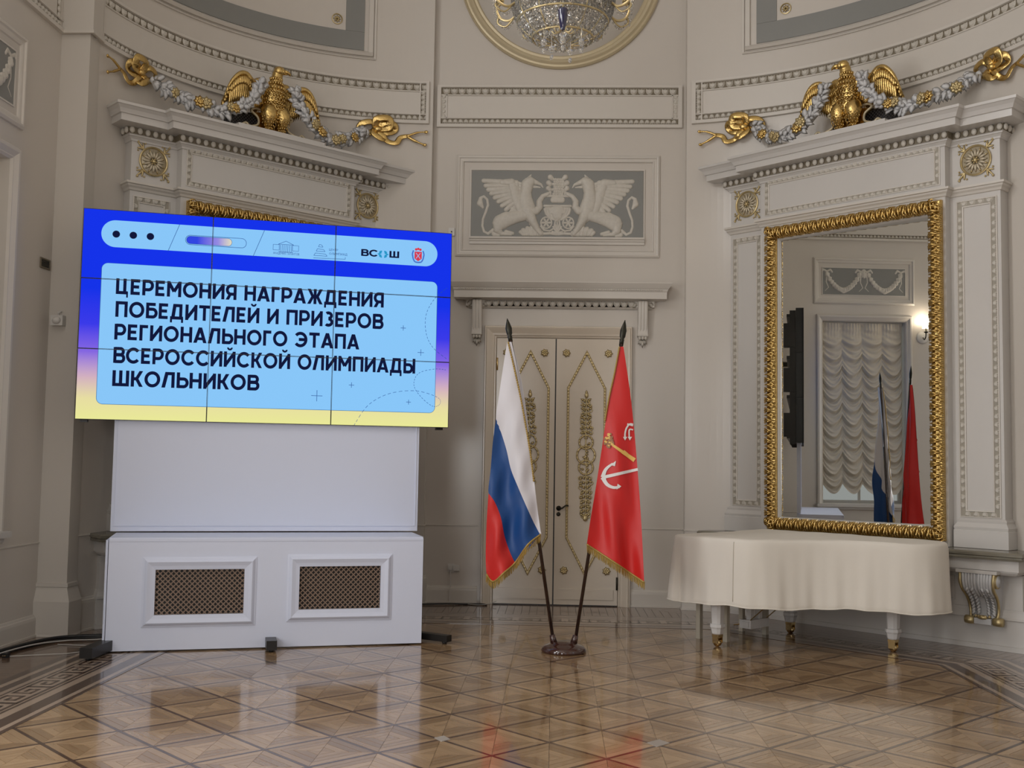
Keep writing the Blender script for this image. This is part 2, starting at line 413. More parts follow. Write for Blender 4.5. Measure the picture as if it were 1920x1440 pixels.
# greek key motifs, alternately mirrored
def key_mesh(flip):
    c = .22/8; mb = MB(); s = -1 if flip else 1
    segs = [((0, .5), (0, 7.2)), ((-.5, 7), (7.5, 7)), ((7, 7), (7, 2.5)), ((7.5, 2.8), (2.5, 2.8)), ((2.8, 2.5), (2.8, 5.4)), ((2.5, 5), (5.4, 5)), ((-.5, .9), (9, .9))]
    for (a, b) in segs:
        x0, x1 = sorted((a[0], b[0])); y0, y1 = sorted((a[1], b[1])); t = .42
        x0 -= 0 if x1-x0 > .1 else t; x1 += 0 if x1-x0 > t else 0
        if abs(a[0]-b[0]) < .1: x0, x1 = a[0]-t, a[0]+t
        if abs(a[1]-b[1]) < .1: y0, y1 = a[1]-t, a[1]+t
        X0, X1 = sorted((s*(x0-4.2)*c, s*(x1-4.2)*c))
        mb.add([(X0, y0*c, .0032), (X1, y0*c, .0032), (X1, y1*c, .0032), (X0, y1*c, .0032)], [(0, 1, 2, 3)])
    me = mb.mesh('greek_key', 'walnut'); me.uv_layers.new(name='UVMap'); return me
KM = [key_mesh(False), key_mesh(True)]
kp = octa(.258)
for i in range(5):
    a, b = Vector((*kp[i], 0)), Vector((*kp[i+1], 0)); L = (b-a).length; d = (b-a)/L; n = max(1, round(L/.245))
    if i in (0, 4): n = min(n, 60)
    for k in range(n):
        t = (k+.5)*L/n; q = a+d*t
        if q.y < 5.2: continue
        link('greek_key', KM[k % 2], floor, loc=(q.x, q.y, 0), rot=(0, 0, math.atan2(-d.y, -d.x)))
# margin planks outside the border, running to the walls
mg = MB()
def plank(a, b, wv):
    mg.add([a, b, (b[0]+wv[0], b[1]+wv[1], b[2]), (a[0]+wv[0], a[1]+wv[1], a[2])], [(0, 1, 2, 3)])
for k in range(42): plank((-1.72+k*.082, 11.35, -.001), (-1.72+k*.082, 12.3, -.001), (.079, 0))
for sgn in (1, -1):
    for k in range(150):
        y = -3+k*.082
        plank((sgn*3.8, y, -.0015), (sgn*4.9, y, -.0015), (0, .079))
    for k in range(64):
        t = k*.082-.6; p = Vector((1.5, 11.75, 0))+Vector((s2, -s2, 0))*t
        q = p+Vector((s2, s2, 0))*1.3; wv = (s2*.079*sgn, -s2*.079); p = p-Vector((s2, s2, 0))*.15
        plank((sgn*p.x, p.y, -.0008), (sgn*q.x, q.y, -.0008), wv)
me = mg.mesh('margin_planks', 'margin'); ul = me.uv_layers.new(name='UVMap')
ul.data.foreach_set('uv', [c for p in me.loops for c in (me.vertices[p.vertex_index].co.y, me.vertices[p.vertex_index].co.x)])
link('margin_planks', me, floor, kind='stuff')

# ================================================================== ROOM SHELL
ZC = 9.0
YB = 12.15; JX = 1.43; YP = 12.0
mb = MB(); mb.box(-JX, JX, YB, YB+.3, 0, ZC); wall_back = struct('wall_back', mb, 'wall')
# curved corners: centre, radius, angle from the door side to the side wall
def arcdef(side):
    if side > 0: return (.65, 8.35, 3.74, math.radians(78.0), math.radians(11.5))
    return (1.4, 9.15, 2.88, math.radians(89.4), math.radians(6.0))
def arcpt(side, th, p=0.0):
    cx, cy, R, a, b = arcdef(side); return (side*(cx+(R-p)*math.cos(th)), cy+(R-p)*math.sin(th))
def arcpath(side, t0=None, t1=None, n=48):
    a, b = arcdef(side)[3:]
    t0 = a if t0 is None else t0; t1 = b if t1 is None else t1
    return [arcpt(side, t0+(t1-t0)*i/n) for i in range(n+1)]
def th_at_x(side, x):
    cx, cy, R, a, b = arcdef(side); return math.acos((x-cx)/R)
# sweep with room-side normal: path goes door -> side wall
def asweep(mb, side, prof, t0=None, t1=None, pre=None, n=48):
    path = ([pre] if pre else [])+arcpath(side, t0, t1, n)
    mb.sweep(path, prof, False, 'XY', side=1 if side > 0 else -1, smooth=False); return mb
walls = {}
for side, nm in ((1, 'wall_curved_right'), (-1, 'wall_curved_left')):
    mb = MB(); pre = (side*JX, YB+.2)
    path = [pre]+arcpath(side, n=64)
    vs = []; fs = []
    for (x, y) in path:
        c = (side*arcdef(side)[0], arcdef(side)[1]); dx, dy = x-c[0], y-c[1]; l = math.hypot(dx, dy)
        vs += [(x, y, 0), (x, y, ZC), (x+dx/l*.25, y+dy/l*.25, ZC), (x+dx/l*.25, y+dy/l*.25, 0)]
    m = len(path)
    for i in range(m-1):
        for j in range(4):
            a = 4*i+j; b = 4*i+(j+1) % 4
            fs.append((a, b, b+4, a+4) if side > 0 else (b, a, a+4, b+4))
    fs += [(0, 1, 2, 3), (4*m-4, 4*m-3, 4*m-2, 4*m-1)]
    mb.add(vs, fs); walls[side] = struct(nm, mb, 'wall')
# side walls with window openings (local x = world y)
def wall_open(name, xin, xout, openings, y0, y1, z1):
    mb = MB(); ys = y0
    for (a, b, za, zb) in openings:
        mb.box(xin, xout, ys, a, 0, z1); mb.box(xin, xout, a, b, 0, za); mb.box(xin, xout, a, b, zb, z1); ys = b
    mb.box(xin, xout, ys, y1, 0, z1); return struct(name, mb, 'wall')
wl = wall_open('wall_left', -4.95, -4.5, [(1.05, 2.35, .95, 4.0), (4.25, 5.55, .95, 4.0), (7.20, 8.62, .95, 4.0)], -3.9, 9.6, ZC)
wr = wall_open('wall_right', 4.5, 4.95, [(1.55, 2.85, .95, 4.0), (4.75, 6.05, .95, 4.0)], -3.9, 9.3, ZC)
mb = MB(); mb.box(-4.95, -3.0, -3.95, -3.5, 0, ZC); mb.box(-1.4, 1.4, -3.95, -3.5, 0, ZC); mb.box(3.0, 4.95, -3.95, -3.5, 0, ZC)
for s in (-1, 1): mb.box(s*2.2-.8, s*2.2+.8, -3.95, -3.5, 0, .95); mb.box(s*2.2-.8, s*2.2+.8, -3.95, -3.5, 4.3, ZC)
struct('wall_rear', mb, 'wall')
mb = MB(); mb.box(-5, 5, -4, 12.6, ZC, ZC+.1); struct('ceiling', mb, 'ceil')
# corner pilaster at the end of the left wall
mb = MB(); mb.box(-4.52, -4.235, 9.42, 9.62, 0, 5.37); mb.box(-4.52, -4.20, 9.39, 9.6, 5.37, ZC)
mb.box(-4.53, -4.215, 9.40, 9.62, 0, .30)
pil = struct('trim_1', mb, 'wall2')
mbp = MB(); mbp.sweep([(-4.52, 9.42), (-4.235, 9.42), (-4.235, 9.62)], [(0, .46), (.018, .455), (.018, .425), (.01, .42), (.015, .40), (.05, .30), (.05, .02), (.055, .0), (0, 0)], False, 'XY')
mbp.build('pilaster_base', 'wall2', pil)
mbp = MB(); mbp.sweep([(-4.52, 9.39), (-4.20, 9.39), (-4.20, 9.62)], [(-.01, 5.36), (.012, 5.362), (.012, 5.39), (-.01, 5.395)], False, 'XY'); mbp.build('pilaster_band', 'mould', pil)
# small projection where the curved wall meets the flat one is the return of the curved walls themselves

# ------------------------------------------------------------------ ornament elements
def leafcell(wd, ht, d=.014):
    mb = MB()      # a rounded lobe, rising from the bottom, with a stem between
    pts = []
    for i in range(9):
        t = PI*i/8; pts.append((wd*.36*math.cos(t)*(1.0), -ht*.38+ht*.36*0+math.sin(t)*-ht*.0))
    n = 9; prof = [(-.40, .46), (-.43, .1), (-.36, -.22), (-.18, -.44), (0, -.48), (.18, -.44), (.36, -.22), (.43, .1), (.40, .46), (.2, .34), (0, .46), (-.2, .34)]
    inn = [(x*.55, z*.55) for x, z in prof]
    vs = [(x*wd, 0, z*ht) for x, z in prof]+[(x*wd, -d, z*ht) for x, z in inn]
    k = len(prof); fs = [(i, (i+1) % k, k+(i+1) % k, k+i) for i in range(k)]+[tuple(range(k, 2*k))]
    mb.add(vs, fs); return mb.mesh('leaf_ornament', 'orn')
def dartcell(wd, ht, d=.012):
    mb = MB(); vs = [(-.5*wd, 0, -.5*ht), (.5*wd, 0, -.5*ht), (.28*wd, 0, .5*ht), (-.28*wd, 0, .5*ht), (-.3*wd, -d, -.3*ht), (.3*wd, -d, -.3*ht), (.12*wd, -d, .3*ht), (-.12*wd, -d, .3*ht)]
    mb.add(vs, [(0, 1, 5, 4), (1, 2, 6, 5), (2, 3, 7, 6), (3, 0, 4, 7), (4, 5, 6, 7)]); return mb.mesh('leaf_ornament', 'orn')
LC = leafcell(.093, .074, .018); LC2 = leafcell(.064, .052, .013); LC3 = leafcell(.074, .058, .014)
def place(me, parent, X, Y, pos, ang=0.0, flipz=False):
    # X tangent, Y into the wall (unit vectors in parent space), rotate in plane by ang
    Z = Vector((0, 0, 1)); X = Vector(X); Y = Vector(Y); c, s = math.cos(ang), math.sin(ang)
    xa = X*c+Z*s; za = Z*c-X*s
    m = Matrix(((xa.x, Y.x, za.x, pos[0]), (xa.y, Y.y, za.y, pos[1]), (xa.z, Y.z, za.z, pos[2]), (0, 0, 0, 1)))
    return link(me.name.split('.')[0], me, parent, mtx=m)
def rect_leaves(parent, x0, x1, z0, z1, y, pitch, me, topme=None, botme=None, toppitch=None):
    X = (1, 0, 0); Y = (0, 1, 0)
    for (a, b, zz, ang, mm) in ((x0, x1, z1, 0, topme or me), (x0, x1, z0, PI, botme or me)):
        pp = (toppitch if (toppitch and zz == z1) else pitch); n = round((b-a)/pp)
        for k in range(n): place(mm, parent, X, Y, (a+(b-a)*(k+.5)/n, y, zz), ang)
    n = round((z1-z0)/pitch)-1
    for k in range(n):
        zz = z0+(z1-z0)*(k+1)/(n+1)
        place(me, parent, X, Y, (x0, y, zz), PI/2); place(me, parent, X, Y, (x1, y, zz), -PI/2)

# ------------------------------------------------------------------ friezes
def band_prof(z0, z1, p0=0.0):
    return [(p0, z0), (p0+.035, z0+.004), (p0+.035, z0+.04), (p0+.012, z0+.045), (p0+.012, z0+.10), (p0+.03, z0+.105), (p0+.03, z0+.115), (p0+.018, z0+.12),
            (p0+.018, z1-.13), (p0+.03, z1-.125), (p0+.03, z1-.115), (p0+.012, z1-.11), (p0+.012, z1-.035), (p0+.035, z1-.03), (p0+.035, z1-.004), (p0, z1)]
Z0, Z1 = 5.36, 5.855
# centre frieze on the flat wall
mb = MB(); x0, x1 = -1.395, 1.39
mb.sweep([(x0, 0+YB), (x1, YB)], band_prof(Z0, Z1), False, 'XY')
fc = struct('trim_2', mb, 'mould')
pb = MB()
for (a, b, c, d) in ((x0+.045, x1-.045, Z0+.045, Z0+.10), (x0+.045, x1-.045, Z1-.11, Z1-.035), (x0+.045, x0+.105, Z0+.10, Z1-.11), (x1-.105, x1-.045, Z0+.10, Z1-.11)):
    pb.box(a, b, YB-.0135, YB, c, d)
pb.build('patina_ground', 'patina', fc)
eb = MB(); eb.box(x0+.002, x0+.045, YB-.036, YB, Z0+.01, Z1-.01); eb.box(x1-.045, x1-.002, YB-.036, YB, Z0+.01, Z1-.01)
eb.box(x0+.105, x0+.118, YB-.03, YB, Z0+.1, Z1-.11); eb.box(x1-.118, x1-.105, YB-.03, YB, Z0+.1, Z1-.11)
eb.build('end_fillet', 'mould', fc)
n = 30
for k in range(n): place(LC, fc, (1, 0, 0), (0, 1, 0), (x0+.06+(x1-x0-.12)*(k+.5)/n, YB-.0135, Z1-.073))
n = 44
for k in range(n): place(LC2, fc, (1, 0, 0), (0, 1, 0), (x0+.06+(x1-x0-.12)*(k+.5)/n, YB-.0135, Z0+.073), PI)
for k in range(5):
    z = Z0+.13+.0575*k
    place(LC3, fc, (1, 0, 0), (0, 1, 0), (x0+.075, YB-.0135, z), PI/2); place(LC3, fc, (1, 0, 0), (0, 1, 0), (x1-.075, YB-.0135, z), -PI/2)
# curved friezes
for side, num in ((1, 3), (-1, 4)):
    cx, cy, R, a, b = arcdef(side); t0 = a-.015*1.0; t1 = b+.03
    mb = asweep(MB(), side, band_prof(Z0, Z1), t0, t1)
    fr = struct('trim_%d' % num, mb, 'mould')
    pb = MB(); asweep(pb, side, [(.0125, Z0+.045), (.0135, Z0+.046), (.0135, Z0+.099), (.0125, Z0+.10)], t0-.012, t1+.012); asweep(pb, side, [(.0125, Z1-.11), (.0135, Z1-.109), (.0135, Z1-.036), (.0125, Z1-.035)], t0-.012, t1+.012)
    asweep(pb, side, [(.017, Z0+.10), (.0195, Z0+.101), (.0195, Z1-.111), (.017, Z1-.11)], t0-.012, t0-.012-.06/R, n=3); asweep(pb, side, [(.017, Z0+.10), (.0195, Z0+.101), (.0195, Z1-.111), (.017, Z1-.11)], t1+.012+.06/R, t1+.012, n=3)
    pb.build('patina_ground', 'patina', fr)
    eb = MB()
    for (q0, q1, pp) in ((t0, t0-.012, .036), (t1+.012, t1, .036), (t0-.012-.06/R, t0-.012-.075/R, .031), (t1+.012+.075/R, t1+.012+.06/R, .031)):
        asweep(eb, side, [(0, Z0+.01), (pp, Z0+.011), (pp, Z1-.011), (0, Z1-.01)], q0, q1, n=2)
    eb.build('end_fillet', 'mould', fr)
    def aframe(th, p):
        x, y = arcpt(side, th, p); Yv = Vector((side*math.cos(th), math.sin(th), 0)); Xv = Vector((Yv.y, -Yv.x, 0)); return (x, y), Xv, Yv
    L = R*(t0-t1)
    for (pit, zz, ang, mm) in ((.092, Z1-.073, 0, LC), (.063, Z0+.073, PI, LC2)):
        n = round(L/pit)
        for k in range(n):
            (x, y), Xv, Yv = aframe(t0-(t0-t1)*(k+.5)/n, .0135); place(mm, fr, Xv, Yv, (x, y, zz), ang)
    for tt, sg in ((t0-.012-.03/R, 1), (t1+.012+.03/R, -1)):
        for k in range(5):
            (x, y), Xv, Yv = aframe(tt, .0195); place(LC3, fr, Xv, Yv, (x, y, Z0+.13+.0575*k), sg*side*PI/2)
# left side wall frieze
mb = MB(); mb.sweep([(-4.5, -3), (-4.5, 9.41)], band_prof(Z0, Z1), False, 'XY')
fr = struct('trim_5', mb, 'mould')
pb = MB(); pb.box(-4.5, -4.4865, 2, 9.35, Z0+.045, Z0+.1); pb.box(-4.5, -4.4865, 2, 9.35, Z1-.11, Z1-.035); pb.box(-4.5, -4.4805, 9.27, 9.34, Z0+.1, Z1-.1); pb.build('patina_ground', 'patina', fr)
for k in range(34):
    place(LC, fr, (0, 1, 0), (-1, 0, 0), (-4.4865, 9.32-.092*k, Z1-.073)); 
for k in range(50):
    place(LC2, fr, (0, 1, 0), (-1, 0, 0), (-4.4865, 9.32-.0615*k, Z0+.073), PI)
for k in range(5): place(LC3, fr, (0, 1, 0), (-1, 0, 0), (-4.4805, 9.305, Z0+.13+.0575*k), -PI/2)

# ------------------------------------------------------------------ dado line, baseboards
DZ = .855
def bbprof(h): return [(0, h), (.012, h-.004), (.016, h-.02), (.026, h-.026), (.03, h-.05), (.03, .02), (.04, .018), (.04, 0), (0, 0)]
for side, nm in ((1, 'right'), (-1, 'left')):
    p = [(side*JX, YB)]+arcpath(side, n=40)
    mb = MB(); mb.sweep(p, bbprof(.30), False, 'XY', side=side); struct('baseboard_curved_'+nm, mb, 'wall2')
    mb = MB(); mb.sweep(p, [(0, DZ-.006), (.010, DZ-.004), (.010, DZ+.004), (0, DZ+.006)], False, 'XY', side=side); struct('trim_%d' % (6 if side > 0 else 7), mb, 'mould')
for k, (a, b) in enumerate(((-JX, -.84), (.84, JX))):
    mb = MB(); mb.sweep([(a, YB), (b, YB)], bbprof(.19), False, 'XY'); struct('baseboard_back', mb, 'wall2')
    mb = MB(); mb.sweep([(a, YB), (b, YB)], [(0, DZ-.006), (.010, DZ-.004), (.010, DZ+.004), (0, DZ+.006)], False, 'XY'); struct('trim_%d' % (8+k), mb, 'mould')
mb = MB(); mb.sweep([(-4.5, -3.5), (-4.5, 9.4)], bbprof(.19), False, 'XY'); struct('baseboard_left', mb, 'wall2')
mb = MB(); mb.sweep([(-4.5, 8.72), (-4.5, 9.42)], [(0, .80), (.010, .801), (.010, .81), (0, .812)], False, 'XY'); struct('trim_10', mb, 'mould')
# ------------------------------------------------------------------ ring medallion over the centre frieze
mb = MB(); zc = 7.21; cpts = [(1.168*math.cos(2*PI*i/96), zc+1.168*math.sin(2*PI*i/96)) for i in range(96)]
mb.sweep(cpts, [(0, 0), (0, .03), (-.015, .045), (-.025, .03), (-.045, .035), (-.07, .055), (-.10, .045), (-.115, .025), (-.14, .03), (-.155, .015), (-.155, 0)], True, 'XZ')
ring = link('round_moulding', mb.mesh('round_moulding', 'ringgold'), None, loc=(0, YB, 0), label='round ivory and gold moulding ring on the wall behind the crystal chandelier', cat='wall moulding')
mb = MB(); mb.lathe([(1.015, 0), (1.015, .012), (0, .0125)], n=64, T=Matrix.Rotation(PI/2, 4, 'X'), c=(0, 0, zc)); mb.build('round_field', 'wall2', ring)
# ------------------------------------------------------------------ large framed panels above the curved friezes
for side, num in ((1, 11), (-1, 12)):
    cx, cy, R, a, b = arcdef(side)
    if side > 0: to, tb, ti, zo, zb, zi = map(float, (math.radians(68.6), math.radians(66.2), math.radians(62.8), 6.10, 6.20, 6.42))
    else: to, tb, ti, zo, zb, zi = math.radians(76.3), math.radians(73.6), math.radians(69.4), 6.07, 6.17, 6.38
    te = a+b-to; teb = te+(to-tb); tei = te+(to-ti)
    mb = MB(); ztop = 8.4
    # moulding: polyline in (theta, z) swept as nested rings
    def ringbox(mb, ta, tz, za, zz, p0, p1, wt, wz, n=40):
        # frame of width wt (angle) / wz (height) as 4 curved pieces
        asweep(mb, side, [(0, za), (p0, za+.001), (p1, za+wz*.5), (p0*.6, za+wz), (0, za+wz+.001)], ta, tz, n=n)
        asweep(mb, side, [(0, zz-wz-.001), (p0, zz-wz), (p1, zz-wz*.5), (p0*.6, zz), (0, zz+.001)], ta, tz, n=n)
        asweep(mb, side, [(0, za), (p0*.95, za+.001), (p0*.95, zz-.001), (0, zz)], ta, ta-wt, n=2)
        asweep(mb, side, [(0, za), (p0*.95, za+.001), (p0*.95, zz-.001), (0, zz)], tz+wt, tz, n=2)
    ringbox(mb, to, te, zo, ztop, .018, .024, .022/R*1.0, .022)
    ringbox(mb, to-.035/R, te+.035/R, zo+.035, ztop-.035, .03, .05, .05/R, .055)
    pn = struct('trim_%d' % num, mb, 'mould')
    g = MB(); asweep(g, side, [(0, zb), (.010, zb+.001), (.010, zi-.001), (0, zi)], tb, teb)
    asweep(g, side, [(0, zi), (.010, zi+.001), (.010, ztop-.1), (0, ztop-.099)], tb, ti, n=4); asweep(g, side, [(0, zi), (.010, zi+.001), (.010, ztop-.1), (0, ztop-.099)], tei, teb, n=4)
    g.build('grey_band', 'grey', pn)
    # small gilt rosette in the panel corner
    tr = ti-(.10/R); (x, y) = arcpt(side, tr, .005)
    Yv = Vector((side*math.cos(tr), math.sin(tr), 0)); Xv = Vector((Yv.y, -Yv.x, 0)); r_ = MB()
    r_.sweep([(.062*math.cos(2*PI*i/24), .062*math.sin(2*PI*i/24)) for i in range(24)], [(0, 0), (0, .008), (-.008, .010), (-.012, 0)], True, 'XZ')
    for k in range(8):
        t = 2*PI*k/8; r_.leaf((0, -.003, 0), (math.cos(t), 0, math.sin(t)), (0, -1, 0), .045, .02, .3, .1, 3)
    ro = link('panel_rosette', r_.mesh('panel_rosette', 'gold2'), pn, mtx=Matrix(((Xv.x, Yv.x, 0, x), (Xv.y, Yv.y, 0, y), (0, 0, 1, zi+.115), (0, 0, 0, 1))))
# ================================================================== MIRROR SURROUNDS (right and left corner)
def fbox(mb, x0, x1, y0, y1, z0, z1): mb.box(min(x0, x1), max(x0, x1), y0, y1, z0, z1)
STEP = [(-1.46, .42), (-1.46, 0), (-1.0, 0), (-1.0, -.10), (1.0, -.10), (1.0, 0), (1.46, 0), (1.46, .42)]
def grow(e): return [(-1.46-e, .42), (-1.46-e, -e), (-1.0-e, -e), (-1.0-e, -.10-e), (1.0+e, -.10-e), (1.0+e, -e), (1.46+e, -e), (1.46+e, .42)]
def carved_leaf_mesh():
    mb = MB()      # an acanthus spray curling across the frame
    for k in range(5):
        s = k-2
        mb.leaf((s*.010, .010, -.070), (s*.22, -.36, 1), (s*.5, -1, .3), .138-.012*abs(s), .019, .9, .30, 4)
    mb.leaf((-.024, 0, -.03), (-.5, -.5, 1), (-.6, -1, 0), .06, .022, .8, .3, 3); mb.leaf((.024, 0, -.03), (.5, -.5, 1), (.6, -1, 0), .06, .022, .8, .3, 3)
    return mb.mesh('carved_leaf', 'gold')
CL = carved_leaf_mesh()
def rosette_meshes():
    mb = MB(); ring_ = [(.138*math.cos(2*PI*i/36), .138*math.sin(2*PI*i/36)) for i in range(36)]
    mb.sweep(ring_, [(.004, 0), (.006, .016), (-.002, .020), (-.010, .015), (-.012, 0)], True, 'XZ')
    mb.sphere((0, -.016, 0), (.022, .02, .022), 8, 5)
    for k in range(6): t = 2*PI*k/6; mb.sphere((.026*math.cos(t), -.012, .026*math.sin(t)), .009, 5, 4)
    for k in range(8):
        t = 2*PI*(k+.5)/8; mb.leaf((.075*math.cos(t), -.004, .075*math.sin(t)), (math.cos(t), 0, math.sin(t)), (0, -1, 0), .050, .020, .6, .1, 3)
    for sx in (-1, 1):
        for sz in (-1, 1):
            mb.sphere((sx*.155, -.008, sz*.165), .013, 6, 4)
            for (d_, L_) in (((sx, 0, sz*1.05), .085), ((sx, 0, .1*sz), .06), ((.1*sx, 0, sz), .06)):
                c0 = Vector((sx*.103, -.004, sz*.103)); dd = Vector(d_).normalized()
                mb.tube(smooth_path([c0-dd*.01, c0+dd*L_*.5+Vector((0, -.006, 0)), c0+dd*L_], 3), [.011, .010, .010, .009, .008, .007, .005], 6)
            for e in (-1, 1):
                mb.sphere((sx*(.155 if e > 0 else .085), -.006, sz*(.085 if e > 0 else .16)), .010, 6, 4)
    pt = MB()
    for k in range(16):
        t = 2*PI*k/16; pt.leaf((.022*math.cos(t), -.003, .022*math.sin(t)), (math.cos(t), 0, math.sin(t)), (0, -1, 0), .095, .030, .5, .15, 4)
    pt.lathe([(.130, 0), (.130, .003), (0, .0035)], n=32, T=Matrix.Rotation(PI/2, 4, 'X'))
    return mb.mesh('gilt_rosette', 'gold2'), pt.mesh('petals', 'ivory')
RMM, RPM = rosette_meshes()
EGG = MB().sphere((0, 0, 0), (.027, .020, .031), 8, 6).mesh('bead', 'orn')
def corbel_parts(cx, par):
    # scrolled S bracket: side profile in (y, z), width .30
    prof = [(-.215, .672), (-.225, .60), (-.20, .53), (-.13, .47), (-.085, .40), (-.070, .33), (-.085, .28)]
    sp = smooth_path([(0, a, b) for a, b in prof], 5)
    mb = MB(); vs = []; fs = []
    n = len(sp)
    for (x) in (-1, 1):
        for i, p in enumerate(sp):
            wdt = .145-.035*i/n; vs.append((cx+x*wdt, p.y, p.z))
        for i, p in enumerate(sp): wdt = .145-.035*i/n; vs.append((cx+x*wdt, .03, p.z))
    for i in range(n-1):
        fs += [(i, 2*n+i, 2*n+i+1, i+1), (i, i+1, n+i+1, n+i), (2*n+i, 3*n+i, 3*n+i+1, 2*n+i+1)]
    mb.add(vs, fs); mb.build('bracket_body', 'leafw', par)
    g = MB()
    for s in (-1, 1):
        g.tube([(cx+s*(.15-.035*i/n), p.y-.004, p.z) for i, p in enumerate(sp)], [.013]*n, 6)
        T = Matrix.Rotation(PI/2, 4, 'Y')
        g.lathe([(.062, -.014), (.066, 0), (.062, .014)], (cx+s*.15, -.165, .61), 16, T)
        g.lathe([(.036, -.04), (.04, 0), (.036, .04)], (cx+s*.125, -.085, .252), 14, T)
    g.sphere((cx, -.12, .285), (.05, .03, .02), 8, 5); g.tube([(cx, -.10, .275), (cx, -.105, .225)], [.016, .01], 6)
    for k in range(5): g.sphere((cx-.06+.03*k, -.115-.012*(2-abs(k-2)), .292), .014, 6, 4)
    g.build('gilt_scroll', 'gold2', par)
    wv = MB()
    for s in (-1, 1):
        T = Matrix.Rotation(PI/2, 4, 'Y')
        wv.lathe([(.05, -.018), (.052, 0), (.05, .018)], (cx+s*.152, -.165, .61), 14, T); wv.lathe([(.02, -.024), (.022, 0), (.02, .024)], (cx+s*.152, -.165, .61), 10, T)
        for k in range(5):
            wv.tube([(cx+s*(.018+.026*k)*(1-.25*i/n), p.y-.004, p.z) for i, p in enumerate(sp[:16])], [.0135]*16, 6)
        for k in range(9):
            i = 10+2*k; p = sp[min(i, n-1)]
            for q in (.03, .075): wv.leaf((cx+s*q, p.y-.004, p.z+.03), (s*.5, -.15, -1), (0, -1, 0), .07, .035, .4, .2, 3)
    wv.box(cx-.075, cx+.075, -.12, 0, .225, .275); wv.build('acanthus', 'leafw', par)
SUR = ((1, FR, 'right', 'pilastered white surround around the gilded mirror behind the covered piano', 'pilastered white surround behind the large video screen'),)
def surround(side, F, lab):
    t = thing('mirror_surround', lab, 'surround', F.o, F.rz)
    # base wall under the shelf
    b = MB(); b.box(-1.6, 1.6, .0, .5, .30, .66); b.box(-1.62, 1.62, -.01, .5, 0, .27)
    b.build('base', 'white', t)
    b = MB(); b.sweep([(-1.6, .4), (-1.6, 0), (1.6, 0), (1.6, .4)], [(0, .36), (.012, .355), (.014, .335), (.03, .29), (.03, .27), (.012, .265), (.012, .045), (.03, .04), (.03, 0), (0, 0)], False, 'XY'); b.build('base_moulding', 'white', t)
    b = MB()
    for (x0, x1) in ((-1.0, -.04), (.04, 1.0)):
        b.sweep([(x0, .40), (x1, .40), (x1, .62), (x0, .62)], [(0, 0), (0, .008), (-.012, .008), (-.014, 0)], True, 'XZ')
    b.build('base_panel_moulding', 'white', t)
    # pilasters and centre block
    for s in (-1, 1):
        p = MB(); fbox(p, s*1.0, s*1.46, 0, .5, .875, 4.62); po = p.build('pilaster', 'white', t)
        q = MB(); xa, xb = sorted((s*1.06, s*1.46)); q.sweep([(xa-.0, .42), (xa, 0), (xb, 0), (xb, .42)], [(0, .875), (.045, .876), (.045, 1.03), (.04, 1.035), (.045, 1.06), (.03, 1.085), (.02, 1.10), (.024, 1.12), (.0, 1.14)], False, 'XY'); q.build('pilaster_base', 'white', po)
        X0, X1 = sorted((s*1.09, s*1.40))
        q = MB(); q.sweep([(X0, 1.175), (X1, 1.175), (X1, 4.0), (X0, 4.0)], [(.028, 0), (.03, .008), (.02, .012), (.018, .002), (-.022, .002), (-.024, .012), (-.034, .010), (-.036, 0)], True, 'XZ'); q.build('panel_moulding', 'mould', po)
        q = MB()
        q.sweep([(X0, 1.175), (X1, 1.175), (X1, 4.0), (X0, 4.0)], [(.018, .0), (.018, .0035), (-.022, .0035), (-.022, .0)], True, 'XZ'); q.build('panel_ground', 'patina2', po)
        rect_leaves(po, X0, X1, 1.175, 4.0, -.003, .072, LC2, LC3)
        r_ = link('gilt_rosette', RMM, po, loc=(s*1.245, -.002, 4.385)); link('petals', RPM, r_)
    # centre block around the mirror
    c = MB(); e_ = .035 if side > 0 else 0
    xa, xb = -.81+e_, .81+e_
    c.box(-1.0, xa, -.10, .4, .875, 4.62); c.box(xb, 1.0, -.10, .4, .875, 4.62); c.box(xa, xb, -.10, .4, 3.925, 4.62); c.box(xa, xb, -.10, .4, .875, 1.03); c.box(xa, xb, .12, .4, 1.03, 3.925)
    co = c.build('centre_block', 'white', t)
    q = MB(); q.sweep([(-.93, 4.215), (.93, 4.215), (.93, 4.545), (-.93, 4.545)], [(.022, .1), (.024, .108), (.016, .11), (.016, .1025), (-.02, .1025), (-.022, .112), (-.032, .11), (-.034, .1)], True, 'XZ'); q.build('panel_moulding', 'mould', co)
    q = MB(); q.sweep([(-.93, 4.215), (.93, 4.215), (.93, 4.545), (-.93, 4.545)], [(.016, .1), (.016, .1035), (-.02, .1035), (-.02, .1)], True, 'XZ'); q.build('panel_ground', 'patina2', co)
    rect_leaves(co, -.93, .93, 4.215, 4.545, -.103, .062, LC2, LC3)
    a = MB(); a.sweep(STEP, [(0, 4.075), (.012, 4.08), (.02, 4.10), (.035, 4.115), (.04, 4.13), (.055, 4.135), (.055, 4.155), (0, 4.165)], False, 'XY', side=1); ao = a.build('architrave', 'mould', t)
    # cornice
    a = MB(); a.sweep(STEP, [(0, 4.545), (.012, 4.548), (.016, 4.565), (.035, 4.585), (.045, 4.588), (.045, 4.60), (.055, 4.602), (.055, 4.665), (.10, 4.67), (.19, 4.672), (.19, 4.735), (.205, 4.738), (.21, 4.75), (.222, 4.775), (.245, 4.80), (.255, 4.805), (.255, 4.83), (.10, 4.84), (0, 4.84)], False, 'XY')
    cor = a.build('cornice', 'white', t); 
    f = MB(); f.box(-1.46, 1.46, -.0, .45, 4.62, 4.84); f.box(-1.0, 1.0, -.10, 0, 4.62, 4.84); f.build('cornice_core', 'white', t)
